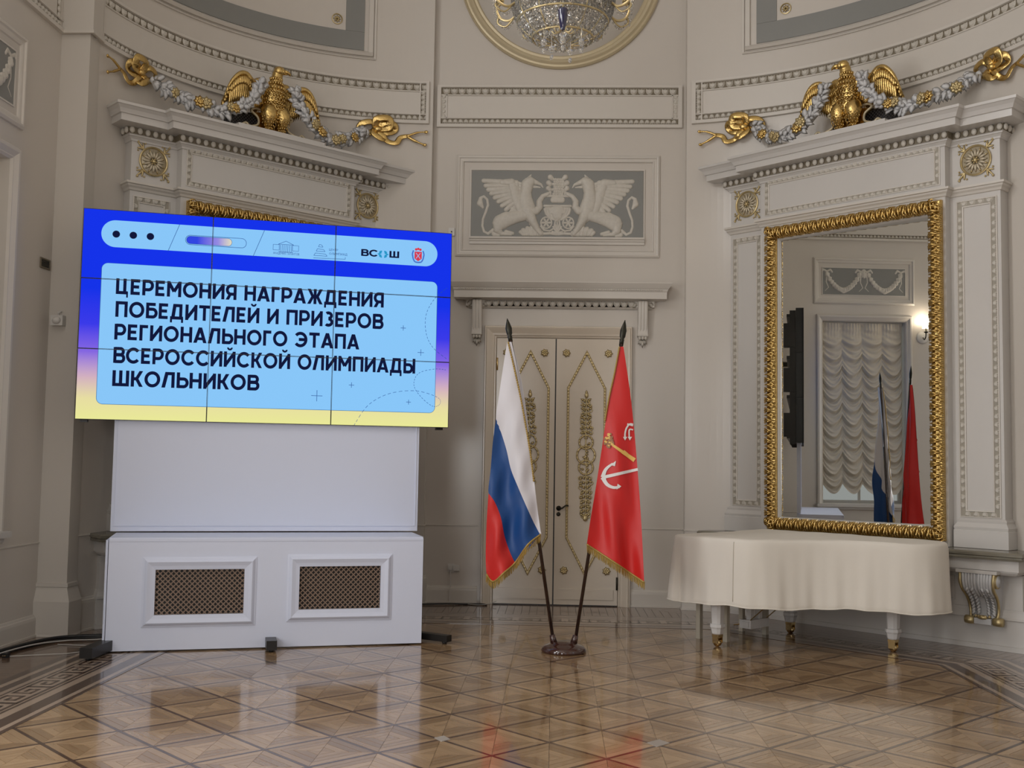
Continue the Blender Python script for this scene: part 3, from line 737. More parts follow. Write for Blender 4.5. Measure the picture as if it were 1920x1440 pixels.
    a = MB(); a.sweep(STEP, [(.054, 4.603), (.0575, 4.604), (.0575, 4.664), (.054, 4.665)], False, 'XY'); a.build('bead_ground', 'patina', cor)
    g = grow(.068)
    for i in range(len(g)-1):
        p, q = Vector((*g[i], 0)), Vector((*g[i+1], 0)); L = (q-p).length
        if L < .15:
            continue
        n = max(1, round(L/.078)) 
        for k in range(n):
            if i in (0, len(g)-2) and ((i == 0 and k < n*.35) or (i > 0 and k > n*.65)): continue
            w_ = p+(q-p)*((k+.5)/n); link('bead', EGG, cor, loc=(w_.x, w_.y, 4.634), rot=(0, 0, math.atan2(q.y-p.y, q.x-p.x)))
    # low blocking course under the eagle
    f = MB(); f.box(-.50, .50, -.27, .2, 4.84, 4.885); f.build('blocking', 'white', t)
    # marble shelf
    sh = thing('console_shelf', 'grey brown marble console shelf below the '+('mirror right of the covered piano' if side > 0 else 'left corner, mostly hidden by the screen stand'), 'shelf', F.o, F.rz)
    m_ = MB(); m_.sweep([(-1.47, .3), (-1.47, -.02), (1.47, -.02), (1.47, .3)], [(0, .795), (.20, .796), (.222, .80), (.228, .815), (.222, .826), (.236, .835), (.238, .855), (.225, .868), (.0, .874)], False, 'XY'); m_.box(-1.47, 1.47, -.02, .3, .80, .872)
    m_.build('marble_slab', 'marble', sh)
    m_ = MB(); m_.sweep([(-1.46, .3), (-1.46, .0), (1.46, .0), (1.46, .3)], [(0, .66), (.13, .662), (.15, .67), (.17, .69), (.17, .70), (.185, .702), (.185, .795), (0, .795)], False, 'XY'); m_.box(-1.46, 1.46, 0, .3, .66, .795)
    m_.build('apron', 'white', sh)
    for cx in (-1.30, 1.30): 
        br = link('corbel', MB().box(cx-.18, cx+.18, -.24, 0, .672, .70).mesh('corbel', 'white'), sh); corbel_parts(cx, br)
    # gilded mirror
    mi = thing('wall_mirror', 'tall wall mirror in a carved gold frame '+('behind the covered piano' if side > 0 else 'behind the video screen, top edge showing'), 'mirror', F.o+F.X*(.035 if side > 0 else 0), F.rz)
    fm = MB(); fm.sweep([(-.94, .925), (.94, .925), (.94, 4.045), (-.94, 4.045)], [(0, .1), (0, .132), (-.010, .150), (-.06, .158), (-.10, .145), (-.115, .125), (-.118, .10)], True, 'XZ'); fo = fm.build('gold_frame', 'gold', mi)
    X = (1, 0, 0); Y = (0, 1, 0)
    for s in (-1, 1):
        n = 58
        for k in range(n):
            z = .96+(4.01-.96)*(k+.5)/n; place(CL, fo, X, Y, (s*.889, -.150, z), PI/2*(1 if (k % 2 == 0) else -1)*1)
    n = 34
    for k in range(n):
        x = -.9+1.8*(k+.5)/n
        place(CL, fo, X, Y, (x, -.150, 3.985), 0 if k % 2 else PI); place(CL, fo, X, Y, (x, -.150, .985), 0 if k % 2 else PI)
    fi = MB(); fi.sweep([(-.815, 1.045), (.815, 1.045), (.815, 3.92), (-.815, 3.92)], [(.008, .1), (.008, .122), (-.002, .124), (-.008, .112), (-.012, .10), (-.012, .015)], True, 'XZ'); fi.build('white_fillet', 'white', mi)
    gl = MB(); gl.box(-.806, .806, 0, .01, 1.03, 3.935); gl.build('mirror_glass', 'mirror', mi, loc=(0, -.058, 0), rot=(0, 0, math.radians(2.2)))
    return t
surround(1, FR, 'white pilastered surround with cornice around the mirror behind the covered piano')
surround(-1, FL, 'white pilastered surround with cornice behind the large video screen')

# ------------------------------------------------------------------ eagles and garlands on the cornices
def feather_scales(mb, c, r, rows, per, L, W, frontonly=True, seed=0):
    rnd = random.Random(seed)
    for i in range(rows):
        ph = PI*(.22+.62*i/(rows-1))
        for j in range(per):
            th = PI+PI*(j+.5*(i % 2)+rnd.uniform(-.15, .15))/per
            n = Vector((math.sin(ph)*math.cos(th), math.sin(ph)*math.sin(th), math.cos(ph)))
            p = Vector((c[0]+r[0]*n.x, c[1]+r[1]*n.y, c[2]+r[2]*n.z))
            mb.leaf(p, (n.x*.2, n.y*.35-.1, -1), n, L, W, .22, .06, 3)
def eagle(side, F):
    lab = 'gilded eagle on the cornice above the '+('gold framed mirror, head turned left' if side > 0 else 'video screen, head turned right')
    t = thing('eagle_sculpture', lab, 'sculpture', F.o+F.Y*(-.02)+Vector((0, 0, 4.886)), F.rz, 'gilded eagles on the two cornices')
    m = -1 if side > 0 else 1     # direction of the head
    b = MB()
    b.sphere((0, -.05, .41), (.120, .095, .165), 16, 12); b.sphere((0, -.06, .28), (.115, .092, .13), 14, 10)
    b.tube(smooth_path([(0, -.05, .46), (0, -.06, .54), (m*.01, -.075, .62), (m*.015, -.08, .67)], 4), [.105, .10, .092, .084, .076, .07, .066, .062, .058, .056, .055, .054, .053], 12)
    for s in (-1, 1):
        b.tube(smooth_path([(s*.07, -.06, .28), (s*.08, -.10, .19), (s*.075, -.08, .10), (s*.07, -.08, .05), (s*.07, -.09, 0)], 3), [.075, .085, .086, .08, .066, .056, .04, .03, .022, .018, .018, .02, .02], 10)
    feather_scales(b, (0, -.05, .41), (.118, .093, .163), 9, 10, .042, .030, seed=1); feather_scales(b, (0, -.06, .28), (.115, .092, .13), 7, 9, .040, .028, seed=2)
    for s in (-1, 1): feather_scales(b, (s*.078, -.085, .17), (.074, .077, .10), 7, 7, .036, .022, seed=3)
    for k in range(10):
        a = PI+PI*k/9; 
        for zz, rr in ((.52, .10), (.57, .08), (.62, .066)): b.leaf((rr*math.cos(a)*.9, -.065+rr*math.sin(a)*.9, zz), (0, -.1, -1), (math.cos(a), math.sin(a), .2), .05, .028, .5, .1, 3)
    b.build('body', 'gold', t)
    h = MB(); h.sphere((m*.02, -.10, .685), (.058, .055, .05), 12, 8); h.sphere((m*.045, -.115, .682), (.04, .04, .036), 10, 6); h.tube([(m*.01, -.13, .712), (m*.05, -.14, .706)], [.012, .008], 6)
    h.build('head', 'gold', t)
    k_ = MB(); k_.tube([(m*.06, -.12, .685), (m*.10, -.13, .684), (m*.125, -.135, .668), (m*.13, -.135, .648)], [.026, .020, .012, .003], 8); k_.tube([(m*.06, -.12, .662), (m*.10, -.13, .66)], [.014, .005], 6)
    k_.build('beak', 'gold', t)
    e_ = MB(); e_.sphere((m*.035, -.152, .695), .009, 6, 4); e_.build('eye', 'gold2', t)
    for s in (-1, 1):
        wv = MB(); lead = smooth_path([(s*.08, -.03, .47), (s*.14, -.02, .55), (s*.21, -.01, .53), (s*.26, -.03, .53), (s*.33, -.05, .58), (s*.41, -.06, .56), (s*.49, -.05, .46), (s*.55, -.03, .29)], 4)
        n = len(lead); wv.tube(lead, [.05-.036*i/(n-1) for i in range(n)], 10)
        for i in range(3, n, 1):
            p = lead[i]; fr = i/(n-1)
            d = Vector((s*(.42*fr-.30), .05, -1)); L = .24+.10*math.sin(PI*fr)
            if i > n-5: L *= .55
            wv.leaf(p+Vector((0, .012, 0)), d, (0, -1, 0), L, .055, .28, .08, 4)
            wv.leaf(p+Vector((0, -.012, 0)), d, (0, -1, 0), L*.45, .045, .35, .1, 3)
        wv.build('wing', 'gold', t)
    tl = MB()
    for k in range(7): tl.leaf((0, .03, .20), (-.36+.12*k, .1, -1), (0, -1, 0), .24, .07, .25, .05, 3)
    tl.build('tail', 'gold', t)
    for s in (-1, 1):
        c = MB()
        for k in range(3): c.tube([(s*.07, -.09, .025), (s*.07+(k-1)*.025, -.13, .03), (s*.07+(k-1)*.035, -.155, .004)], [.014, .012, .003], 6)
        c.build('claw', 'gold', t)
    # scroll cartouche the bird stands on
    s_ = MB()
    for s in (-1, 1):
        pth = smooth_path([(s*.03, .05, .26), (s*.17, .0, .27), (s*.24, -.02, .23), (s*.17, -.03, .17), (s*.18, -.05, .09), (s*.28, -.07, .05), (s*.33, -.07, .075), (s*.39, -.07, .03)], 5)
        s_.tube(pth, [.012]*len(pth), 6)
    s_.build('scroll_rim', 'ringgold', t)
    s2_ = MB()
    for s in (-1, 1): s2_.add([(s*.06, .02, .26), (s*.22, .0, .22), (s*.14, -.01, .15), (s*.16, -.03, .07), (s*.30, -.05, .03), (s*.36, -.05, 0), (s*.05, -.03, 0),
                               (s*.06, .05, .26), (s*.22, .03, .22), (s*.14, .02, .15), (s*.16, .0, .07), (s*.30, -.02, .03), (s*.36, -.02, 0), (s*.05, .0, 0)],
                              [(0, 1, 2, 3, 4, 5, 6), (13, 12, 11, 10, 9, 8, 7)]+[(i, i+7, (i+1) % 7+7, (i+1) % 7) for i in range(7)])
    s2_.build('cartouche', 'gold', t)
    # dark lattice vent behind
    v = thing('vent_lattice', 'dark lattice vent behind the gilded eagle above the '+('gold framed mirror' if side > 0 else 'video screen'), 'vent', F.o+F.Y*.10+Vector((0, 0, 4.885)), F.rz)
    k2 = MB(); k2.poly([(.46*math.cos(PI*i/16)+.06*m*-1, .27*math.sin(PI*i/16)) for i in range(17)], .02, .03); k2.build('backing', 'black', v)
    l2 = MB()
    for k in range(-13, 14):
        for sg in (-1, 1):
            x0 = k*.035; 
            pts = [(x0+sg*q*.02, q*.02) for q in range(15)]
            pts = [p for p in pts if (p[0]/.45)**2+(p[1]/.26)**2 < 1]
            if len(pts) > 1: l2.tube([(pts[0][0]-.06*m, .015, pts[0][1]), (pts[-1][0]-.06*m, .015, pts[-1][1])], .0028, 4)
    l2.build('lattice', 'wire', v)
def wally(side, X):
    if side > 0: cx, cy, R = .12, -3.336, 3.74
    else: cx, cy, R = -.17, -2.44, 2.88
    return cy+math.sqrt(max(0, R*R-(X-cx)**2))
def bow(par, x, z, side, out):
    y = 0
    def fit(v0):   # seat the bow on the curved wall
        return [(a, b+wally(side, a)-.01, c) for a, b, c in v0]
    # ribbon bow, tails flying outwards ('out' = +1 / -1)
    g = MB()
    def ribbon(pts, w0, w1, n=5):
        p = smooth_path(pts, n); m_ = len(p); g.tube(p, [w0+(w1-w0)*i/(m_-1) for i in range(m_)], 8, flat=.22, up=(0, -1, .2))
    ribbon([(x, y, z), (x+.06, y-.07, z+.07), (x+.15, y-.06, z+.06), (x+.17, y-.02, z), (x+.08, y-.05, z-.04), (x, y-.02, z)], .034, .034)
    ribbon([(x, y, z), (x-.06, y-.07, z+.07), (x-.15, y-.06, z+.05), (x-.16, y-.02, z-.01), (x-.08, y-.05, z-.05), (x, y-.02, z)], .034, .034)
    ribbon([(x, y-.03, z), (x+.05*out, y-.06, z-.08), (x+.10*out, y-.04, z-.13), (x+.17*out, y-.06, z-.15), (x+.22*out, y-.04, z-.08), (x+.29*out, y-.05, z-.06)], .036, .022)
    g.tube(smooth_path([(x+.27*out, y-.05, z-.065), (x+.36*out, y-.05, z-.02), (x+.43*out, y-.05, z-.01)], 4), [.014]*5+[.009]*4, 6)
    g.tube(smooth_path([(x+.27*out, y-.05, z-.065), (x+.35*out, y-.05, z-.12), (x+.42*out, y-.05, z-.155)], 4), [.014]*5+[.009]*4, 6)
    g.sphere((x+.435*out, y-.05, z-.01), .018, 8, 5); g.sphere((x+.425*out, y-.05, z-.158), .018, 8, 5)
    g.sphere((x, y-.05, z), (.045, .035, .035), 8, 6)
    ribbon([(x, y-.02, z), (x-.03*out, y-.09, z+.10), (x+.08*out, y-.10, z+.115), (x+.10*out, y-.06, z+.02), (x+.02*out, y-.05, z)], .04, .036)
    ribbon([(x, y-.03, z), (x-.05*out, y-.08, z-.06), (x+.02*out, y-.09, z-.12), (x+.06*out, y-.05, z-.10)], .036, .028)
    g.v = fit(g.v); g.build('ribbon_bow', 'gold', par)
    n = MB(); n.lathe([(.034, 0), (.036, .012), (.024, .02), (.022, .014), (.012, .014), (.010, .024), (0, .028)], (x-.02*out, y-.03, z+.075), 14, Matrix.Rotation(PI/2, 4, 'X')); n.v = fit(n.v); n.build('nail_rosette', 'ringgold', par)
def garland(side, F, out, pts, bx, bz):
    where = {(1, -1): 'left of the eagle above the gold framed mirror', (1, 1): 'right of the eagle over the gold framed mirror',
             (-1, -1): 'left of the eagle over the video screen', (-1, 1): 'right of the eagle over the video screen'}[(side, out)]
    t = thing('garland', 'white leaf garland with gold bow '+where, 'garland', F.o+Vector((0, 0, 0)), F.rz, 'leaf and flower garlands beside the eagles')
    rnd = random.Random(side*3+out)
    bow(t, bx, bz, side, out); pts = [(pts[0][0], wally(side, pts[0][0])-.06, pts[0][2]), (pts[1][0], (wally(side, pts[1][0])-.06+pts[1][1]-.05)/2, pts[1][2])]+pts[2:]
    p = smooth_path([(a, b, c) for a, b, c in pts], 8); acc = []; L = 0
    for i in range(1, len(p)): L += (p[i]-p[i-1]).length
    st = MB(); st.tube(p, [.035]*len(p), 6); st.build('stem', 'leafw', t)
    d0 = 0; nxt = 0; k = 0; tot = 0
    for i in range(1, len(p)):
        dd = (p[i]-p[i-1]).length; tot += dd
        while nxt < tot:
            q = p[i]; d = (p[i]-p[i-1]).normalized(); s_ = nxt/L
            isflower = (k % 9 in (4, 6)) and .15 < s_ < .82
            if isflower:
                f = MB(); f.flower((q.x+rnd.uniform(-.02, .02), q.y-.055, q.z+rnd.uniform(-.03, .035)), (rnd.uniform(-.4, .4), -1, rnd.uniform(-.2, .3)), rnd.uniform(.062, .078), 8); f.build('flower', 'gold2' if rnd.random() < .4 else 'gold', t)
            else:
                l = MB()
                for j in range(5):
                    a = rnd.uniform(-1.2, 1.2); u = d*(-1 if s_ > .02 else 1)
                    dirv = Vector((-d.x*.0+d.x*math.cos(a)-d.z*math.sin(a), rnd.uniform(-.25, .1), d.z*math.cos(a)+d.x*math.sin(a)))
                    l.leaf((q.x+rnd.uniform(-.015, .015), q.y-.03+rnd.uniform(-.02, .02), q.z+rnd.uniform(-.02, .02)), dirv, (rnd.uniform(-.3, .3), -1, rnd.uniform(-.2, .4)), rnd.uniform(.085, .115), rnd.uniform(.055, .07), .10, .22, 4)
                l.build('leaf_cluster', 'leafw', t)
            nxt += .036; k += 1
for side, F in ((1, FR), (-1, FL)):
    eagle(side, F)
    garland(side, F, -1, [(-1.22, .02, 5.25), (-1.05, -.02, 5.13), (-.85, -.06, 5.03), (-.62, -.10, 5.00), (-.42, -.12, 5.08), (-.28, -.12, 5.22), (-.20, -.12, 5.38)], -1.33, 5.27)
    garland(side, F, 1, [(1.22, .02, 5.25), (1.05, -.02, 5.13), (.85, -.06, 5.03), (.62, -.10, 5.00), (.42, -.12, 5.08), (.28, -.12, 5.22), (.20, -.12, 5.38)], 1.33, 5.27)
# ================================================================== DOOR
y0 = 0.0
cas = MB(); cas.sweep([(-.665, 0), (-.665, 2.955), (.71, 2.955), (.71, 0)], [(0, 0), (0, .02), (-.012, .035), (-.02, .035), (-.028, .05), (-.05, .055), (-.095, .075), (-.11, .08), (-.12, .065), (-.13, .065), (-.14, .02), (-.14, 0)], False, 'XZ', side=1)
door = struct('door_1', cas, 'dorn', (0, YB, 0)); fixnormals(door)
cg = MB(); cg.box(-.008, .008, -.012, 0, .012, 2.95); cg.build('meeting_gap', 'black', door)
cb = MB(); cb.box(-.665, .71, -.01, .0, 0, .012); cb.build('threshold', 'darkm', door)
def dornament(cx, par):
    g = MB(); y = -.012
    def T(pts, r, n=4):
        p = smooth_path([(cx+a, y, b) for a, b in pts], n); g.tube(p, [r]*len(p), 6)
    T([(0, .95), (.004, 1.4), (-.004, 1.9), (0, 2.32)], .007)
    for (zc, rr) in ((1.80, .075), (1.655, .10), (1.52, .078)):
        g.tube([(cx+rr*math.cos(2*PI*i/20), y, zc+rr*math.sin(2*PI*i/20)) for i in range(20)], .012, 6, closed=True)
        for i in range(14):
            a = 2*PI*i/14; g.sphere((cx+rr*math.cos(a), y-.010, zc+rr*math.sin(a)), .011, 5, 4)
    g.sphere((cx, y-.004, 2.32), (.022, .015, .03), 8, 6); g.leaf((cx, y, 2.33), (0, 0, 1), (0, -1, 0), .05, .03, .4, .1, 3)
    g.sphere((cx, y-.004, .96), (.028, .015, .035), 8, 6)
    rnd = random.Random(5)
    for z in [.99+.052*i for i in range(9)]+[1.91+.05*i for i in range(8)]:
        e = 1-abs(z-1.65)/.75; wdt = .045+.05*e
        for s in (-1, 1):
            a = wdt*rnd.uniform(.7, 1.1)
            T([(0, z), (s*a*.6, z+.018), (s*a, z+.0), (s*a*.8, z-.025), (s*a*.5, z-.018)], .0055, 3)
            g.leaf((cx+s*a*.4, y, z), (s, 0, rnd.uniform(-.8, .8)), (0, -1, 0), .05, .026, .5, .15, 3)
            g.leaf((cx+s*.01, y, z-.02), (s*.6, 0, .8), (0, -1, 0), .042, .024, .5, .15, 3)
        g.sphere((cx+rnd.uniform(-.02, .02), y-.008, z+.01), .013, 6, 4)
    for i in range(16): g.leaf((cx+rnd.uniform(-.03, .03), y, 1.46+rnd.uniform(0, .40)), (rnd.uniform(-1, 1), 0, rnd.uniform(-1, 1)), (0, -1, 0), .045, .028, .5, .15, 3)
    g.build('gilt_trophy', 'gold2', par)
def small_rosette(mb, x, z, y):
    for k in range(7):
        t = 2*PI*k/7; mb.leaf((x, y, z), (math.cos(t), -.25, math.sin(t)), (0, -1, 0), .050, .042, .45, .1, 3)
    mb.sphere((x, y-.012, z), .015, 6, 4)
for (xa, xb, hand) in ((-.66, -.007, 0), (.007, .705, 1)):
    lf = MB(); lf.box(xa, xb, -.03, .0, .012, 2.95); leaf_ = lf.build('door_leaf', 'dorn', door)
    m_ = MB(); m_.box(xa+.045, xb-.045, -.042, -.03, .07, .185); m_.build('rail_panel', 'dorn', leaf_)
    cxx = -.283 if hand == 0 else .345; w2 = .205
    hexp = [(cxx, .345), (cxx+w2, .745), (cxx+w2, 2.40), (cxx, 2.80), (cxx-w2, 2.40), (cxx-w2, .745)]
    h_ = MB(); h_.sweep(hexp, [(.012, .03), (.012, .04), (.004, .052), (-.008, .052), (-.014, .04), (-.014, .03)], True, 'XZ')
    hp = h_.build('gilt_moulding', 'gold2', leaf_)
    bd = MB()
    for i in range(6):
        p, q = Vector((hexp[i][0], 0, hexp[i][1])), Vector((hexp[(i+1) % 6][0], 0, hexp[(i+1) % 6][1])); n = round((q-p).length/.034)
        for k in range(n):
            c = p+(q-p)*(k/n); bd.sphere((c.x, -.052, c.z), (.010, .008, .013), 5, 4)
    bd.build('bead_row', 'gold2', hp)
    for (xx) in ((xa+.11, xb-.12) if hand == 0 else (xa+.11, xb-.12)):
        for zz in (2.79, .385):
            r_ = MB(); small_rosette(r_, xx, zz, -.032); r_.build('door_rosette', 'gold2', leaf_)
    ob = link('trophy_mount', MB().box(cxx-.004, cxx+.004, -.034, -.03, .96, 2.3).mesh('trophy_mount', 'dorn'), leaf_); 
    em = MB(); 
    dornament_parent = ob
    # ornament sits on the leaf surface
    g0 = len(col.objects)
    dornament(cxx, ob); bpy.data.objects[[o.name for o in ob.children][0]].location = (0, -.028, 0)
    hg = MB()
    for zz in (2.66, .25): hg.tube([((xa+.004) if hand == 0 else (xb-.004), -.036, zz-.07), ((xa+.004) if hand == 0 else (xb-.004), -.036, zz+.07)], .010, 8)
    hg.build('hinge', 'brass' if hand == 0 else 'spear', leaf_)
    if hand == 1:
        hd = MB(); hd.lathe([(.026, 0), (.028, .006), (.014, .012), (.012, .04)], (.052, -.03, 1.065), 16, Matrix.Rotation(PI/2, 4, 'X')); hd.tube([(.052, -.07, 1.065), (.09, -.075, 1.068), (.125, -.072, 1.095), (.16, -.07, 1.097)], [.011, .010, .008, .009], 8)
        hd.lathe([(.022, 0), (.023, .006), (.01, .01), (0, .01)], (.050, -.03, 1.0), 14, Matrix.Rotation(PI/2, 4, 'X')); hd.build('lever_handle', 'spear', leaf_)
# hood over the door
hood = thing('door_hood', 'white moulded hood on two brackets above the double door', 'door hood', (.035, YB, 0))
h = MB(); pth = [(-1.02, .0), (-1.02, -.015), (1.02, -.015), (1.02, 0)]
h.sweep(pth, [(0, 3.29), (.015, 3.30), (.02, 3.31), (.035, 3.312), (.035, 3.375), (.16, 3.39), (.16, 3.465), (.165, 3.47), (.172, 3.485), (.172, 3.495), (.18, 3.50), (.20, 3.53), (.215, 3.555), (.215, 3.565), (0, 3.57)], False, 'XY'); ho = h.build('cornice', 'mould', hood)
g = MB(); g.box(-.84, .84, -.05, 0, 3.312, 3.372); g.build('leaf_ground', 'patina', hood)
for k in range(21): place(LC, ho, (1, 0, 0), (0, 1, 0), (-.80+.08*k, -.052, 3.343))
pm = MB().sphere((0, 0, 0), (.009, .008, .009), 6, 4).mesh('pearl', 'orn')
for k in range(96): link('pearl', pm, ho, loc=(-1.12+.0236*k, -.188, 3.484))
for s in (-1, 1):
    bx = s*.925; b = MB(); sp = smooth_path([(0, -.13, 3.375), (0, -.125, 3.22), (0, -.10, 3.05), (0, -.085, 2.98)], 5); n = len(sp)
    for q in (-.033, 0, .033):
        b.tube([(bx+q, p.y+.03, p.z) for p in sp], [.024]*n, 8)
    b.box(bx-.055, bx+.055, -.09, 0, 2.98, 3.375)
    bo = b.build('bracket', 'mould', hood)
    d = MB(); d.box(bx-.058, bx+.058, -.10, 0, 2.985, 3.0)
    for k in range(3): d.sphere((bx-.033+.033*k, -.075, 2.965), (.018, .018, .022), 8, 5)
    for k in range(5): d.leaf((bx, -.02, 2.955), (-.9+.45*k, -.2, -1), (0, -1, 0), .10 if k == 2 else .075, .035, .4, .2, 3)
    for k in range(9): d.sphere((bx, -.115+.004*k, 3.35-.042*k), .008, 6, 4)
    d.build('bracket_drop', 'orn', bo)
    for s2_ in (-1, 1):
        e = MB(); e.leaf((bx+s2_*.055, -.03, 3.37), (s2_*.7, 0, -.6), (0, -1, 0), .10, .07, .3, .2, 3); e.build('side_leaf', 'orn', bo)

# ================================================================== RELIEF PANEL WITH GRIFFINS
def heightfield(name, strokes, x0, x1, z0, z1, cell, depth, parent, m, ridges=()):
    nx = int((x1-x0)/cell)+1; nz = int((z1-z0)/cell)+1
    gx, gz = np.meshgrid(np.linspace(x0, x1, nx), np.linspace(z0, z1, nz))
    H = np.zeros_like(gx)
    for s_ in strokes:
        ax, az, ar, bx, bz, br = s_[:6]; hh = s_[6] if len(s_) > 6 else 1.0
        dx, dz = bx-ax, bz-az; L2 = dx*dx+dz*dz+1e-9
        t = np.clip(((gx-ax)*dx+(gz-az)*dz)/L2, 0, 1); r = ar+(br-ar)*t
        d = np.hypot(gx-(ax+t*dx), gz-(az+t*dz)); q = 1-(d/r)**2
        h = np.where(q > 0, np.sqrt(np.maximum(q, 0)), 0)*hh*np.minimum(1, (r/(depth*1.0))*.9)
        H = np.maximum(H, h)
    H *= depth
    inside_ = H > 0
    g = inside_.copy(); g[:-1] |= inside_[1:]; g[1:] |= inside_[:-1]; g[:, :-1] |= inside_[:, 1:]; g[:, 1:] |= inside_[:, :-1]
    idx = -np.ones(g.shape, int); idx[g] = np.arange(g.sum())
    vs = np.c_[gx[g], -H[g], gz[g]]
    a, b, c, d = idx[:-1, :-1], idx[:-1, 1:], idx[1:, 1:], idx[1:, :-1]
    ok = (a >= 0) & (b >= 0) & (c >= 0) & (d >= 0) & (inside_[:-1, :-1] | inside_[:-1, 1:] | inside_[1:, 1:] | inside_[1:, :-1])
    F_ = np.c_[a[ok], b[ok], c[ok], d[ok]]
    me = bpy.data.meshes.new(name); me.from_pydata(vs.tolist(), [], F_.tolist()); me.materials.append(M[m]); me.polygons.foreach_set('use_smooth', [True]*len(me.polygons))
    return link(name, me, parent)
rel = thing('relief_panel', 'framed grey relief panel with two white griffins and an urn above the door', 'relief', (-.006, YB, 0))
b = MB(); b.box(-.975, .965, -.006, 0, 4.095, 4.865); b.build('background', 'grey', rel)
b = MB(); b.sweep([(-1.15, 3.88), (1.15, 3.88), (1.15, 5.045), (-1.15, 5.045)], [(0, 0), (0, .018), (-.02, .03), (-.035, .026), (-.04, .015), (-.062, .014), (-.07, .022), (-.078, .02), (-.08, .004), (-.085, 0)], True, 'XZ'); b.build('outer_frame', 'mould', rel)
b = MB(); b.sweep([(-.98, 4.09), (.97, 4.09), (.97, 4.87), (-.98, 4.87)], [(0, 0), (0, .016), (.012, .016), (.014, 0)], True, 'XZ'); b.build('inner_fillet', 'mould', rel)
b = MB(); b.sweep([(-.99, 0), (-.99, -.0), (.98, -.0), (.98, 0)][1:3], [(0, 4.02), (.02, 4.022), (.024, 4.05), (.035, 4.055), (.04, 4.075), (.055, 4.08), (.055, 4.10), (0, 4.102)], False, 'XY'); b.build('ledge', 'mould', rel)
KX = .00106; KZ = .744/685
def cv(s_, mir=False):
    ax, ay, ar, bx, by, br = s_[:6]; k = -1 if mir else 1
    return (k*(ax-925)*KX, 4.859-(ay-180)*KZ, ar*KX, k*(bx-925)*KX, 4.859-(by-180)*KZ, br*KX)+tuple(s_[6:])
def pathst(pts, h=1.0):
    return [(pts[i][0], pts[i][1], pts[i][2], pts[i+1][0], pts[i+1][1], pts[i+1][2], h) for i in range(len(pts)-1)]
G = []
G += [(615, 300, 62, 630, 290, 55), (650, 285, 40, 700, 300, 24, .8), (700, 300, 24, 745, 318, 14, .7), (745, 318, 14, 768, 350, 6, .6), (655, 340, 16, 735, 348, 8, .55), (610, 262, 26, 638, 215, 6, .7)]
G += pathst([(600, 320, 68), (585, 400, 62), (580, 480, 78), (600, 560, 88), (630, 640, 62), (670, 720, 44), (710, 790, 34), (750, 840, 26)])
G += [(500+22*math.sin(k), 300+k*32, 14, 528, 310+k*32, 16, .6) for k in range(6)]
G += pathst([(640, 600, 46), (700, 600, 40), (735, 560, 36), (730, 500, 32), (765, 445, 26), (820, 418, 22)], .85)+[(820, 410, 14, 850, 400, 10, .6), (820, 425, 12, 855, 418, 8, .6)]
G += pathst([(580, 640, 62), (480, 665, 66), (380, 690, 82), (320, 720, 84)], .9)+pathst([(300, 740, 72), (290, 800, 45), (330, 840, 24), (430, 845, 20)], .8)+[(380, 820, 22, 450, 838, 20, .9), (250, 845, 26, 300, 850, 20, .6)]
G += pathst([(240, 800, 18), (190, 842, 15), (145, 820, 14), (125, 760, 13), (130, 690, 13), (160, 610, 14), (182, 540, 14), (172, 480, 13), (135, 448, 13), (100, 470, 20), (95, 520, 34), (125, 565, 14)], .6)
for k in range(9):
    f = k/8; xs = 130+290*f**1.25; ys = 300+42*k-(6 if k else 18)
    G.append((480+3*k, 300+26*k, 30, xs, ys, 24, .62+.13*(k % 2)))
    G.append((470, 300+26*k, 22, 360+8*k, 296+31*k, 19, .86))
G += [(430, 300, 45, 330, 300, 34, .8), (440, 330, 50, 490, 480, 60, .75), (490, 480, 60, 530, 590, 50, .7)]
for k in range(7): G.append((420+20*k, 560+10*k, 18, 455+20*k, 590+8*k, 16, .85))
for k in range(11): G.append((540+22*k, 825-38*math.sin(PI*k/10)-(12 if k % 2 else 0), 26-k*.6, 560+20*k, 845, 22, .75+.1*(k % 2)))
for k in range(4): G.append((600+38*k, 690+46*k, 16, 625+38*k, 715+46*k, 12, 1.1))
for mir in (False, True):
    o = heightfield('griffin', [cv(g_, mir) for g_ in G], *( (-.95, -.04) if not mir else (.04, .95)), 4.10, 4.85, .0022, .042, rel, 'leafw2' if False else 'orn')
    o.location = (0, -.004, 0)
U = []
for k in range(7):
    for j in range(5): U.append((880+23*j+(11 if k % 2 else 0), 262+26*k, 15, 881+23*j+(11 if k % 2 else 0), 266+26*k, 14, .8+.2*math.sin(PI*j/4)))
for s in (-1, 1):
    for (dx, yy, r) in ((80, 240, 30), (98, 300, 30), (100, 358, 28)): U += [(925+s*dx, yy, r, 925+s*(dx-14), yy+12, r*.8, .8), (925+s*(dx+16), yy+8, 12, 925+s*(dx-20), yy+30, 10, .9), (925+s*60, yy+14, 14, 925+s*dx, yy+6, 12, .6)]
U += [(790, 440, 13, 1062, 440, 13, .8), (880, 480, 34, 970, 480, 34, .5), (870, 470, 10, 980, 470, 8, .7), (785, 545, 15, 1065, 545, 15, 1.0), (800, 572, 14, 1050, 572, 14, .8)]
for k in range(11):
    f = (k-5)/5; U += pathst([(925+135*f, 580, 15), (925+122*f, 625, 14), (925+85*f, 665, 12), (925+45*f, 690, 9)], .95)
U += [(925, 620, 90, 925, 640, 60, .55), (925, 690, 20, 925, 700, 16, 1)]
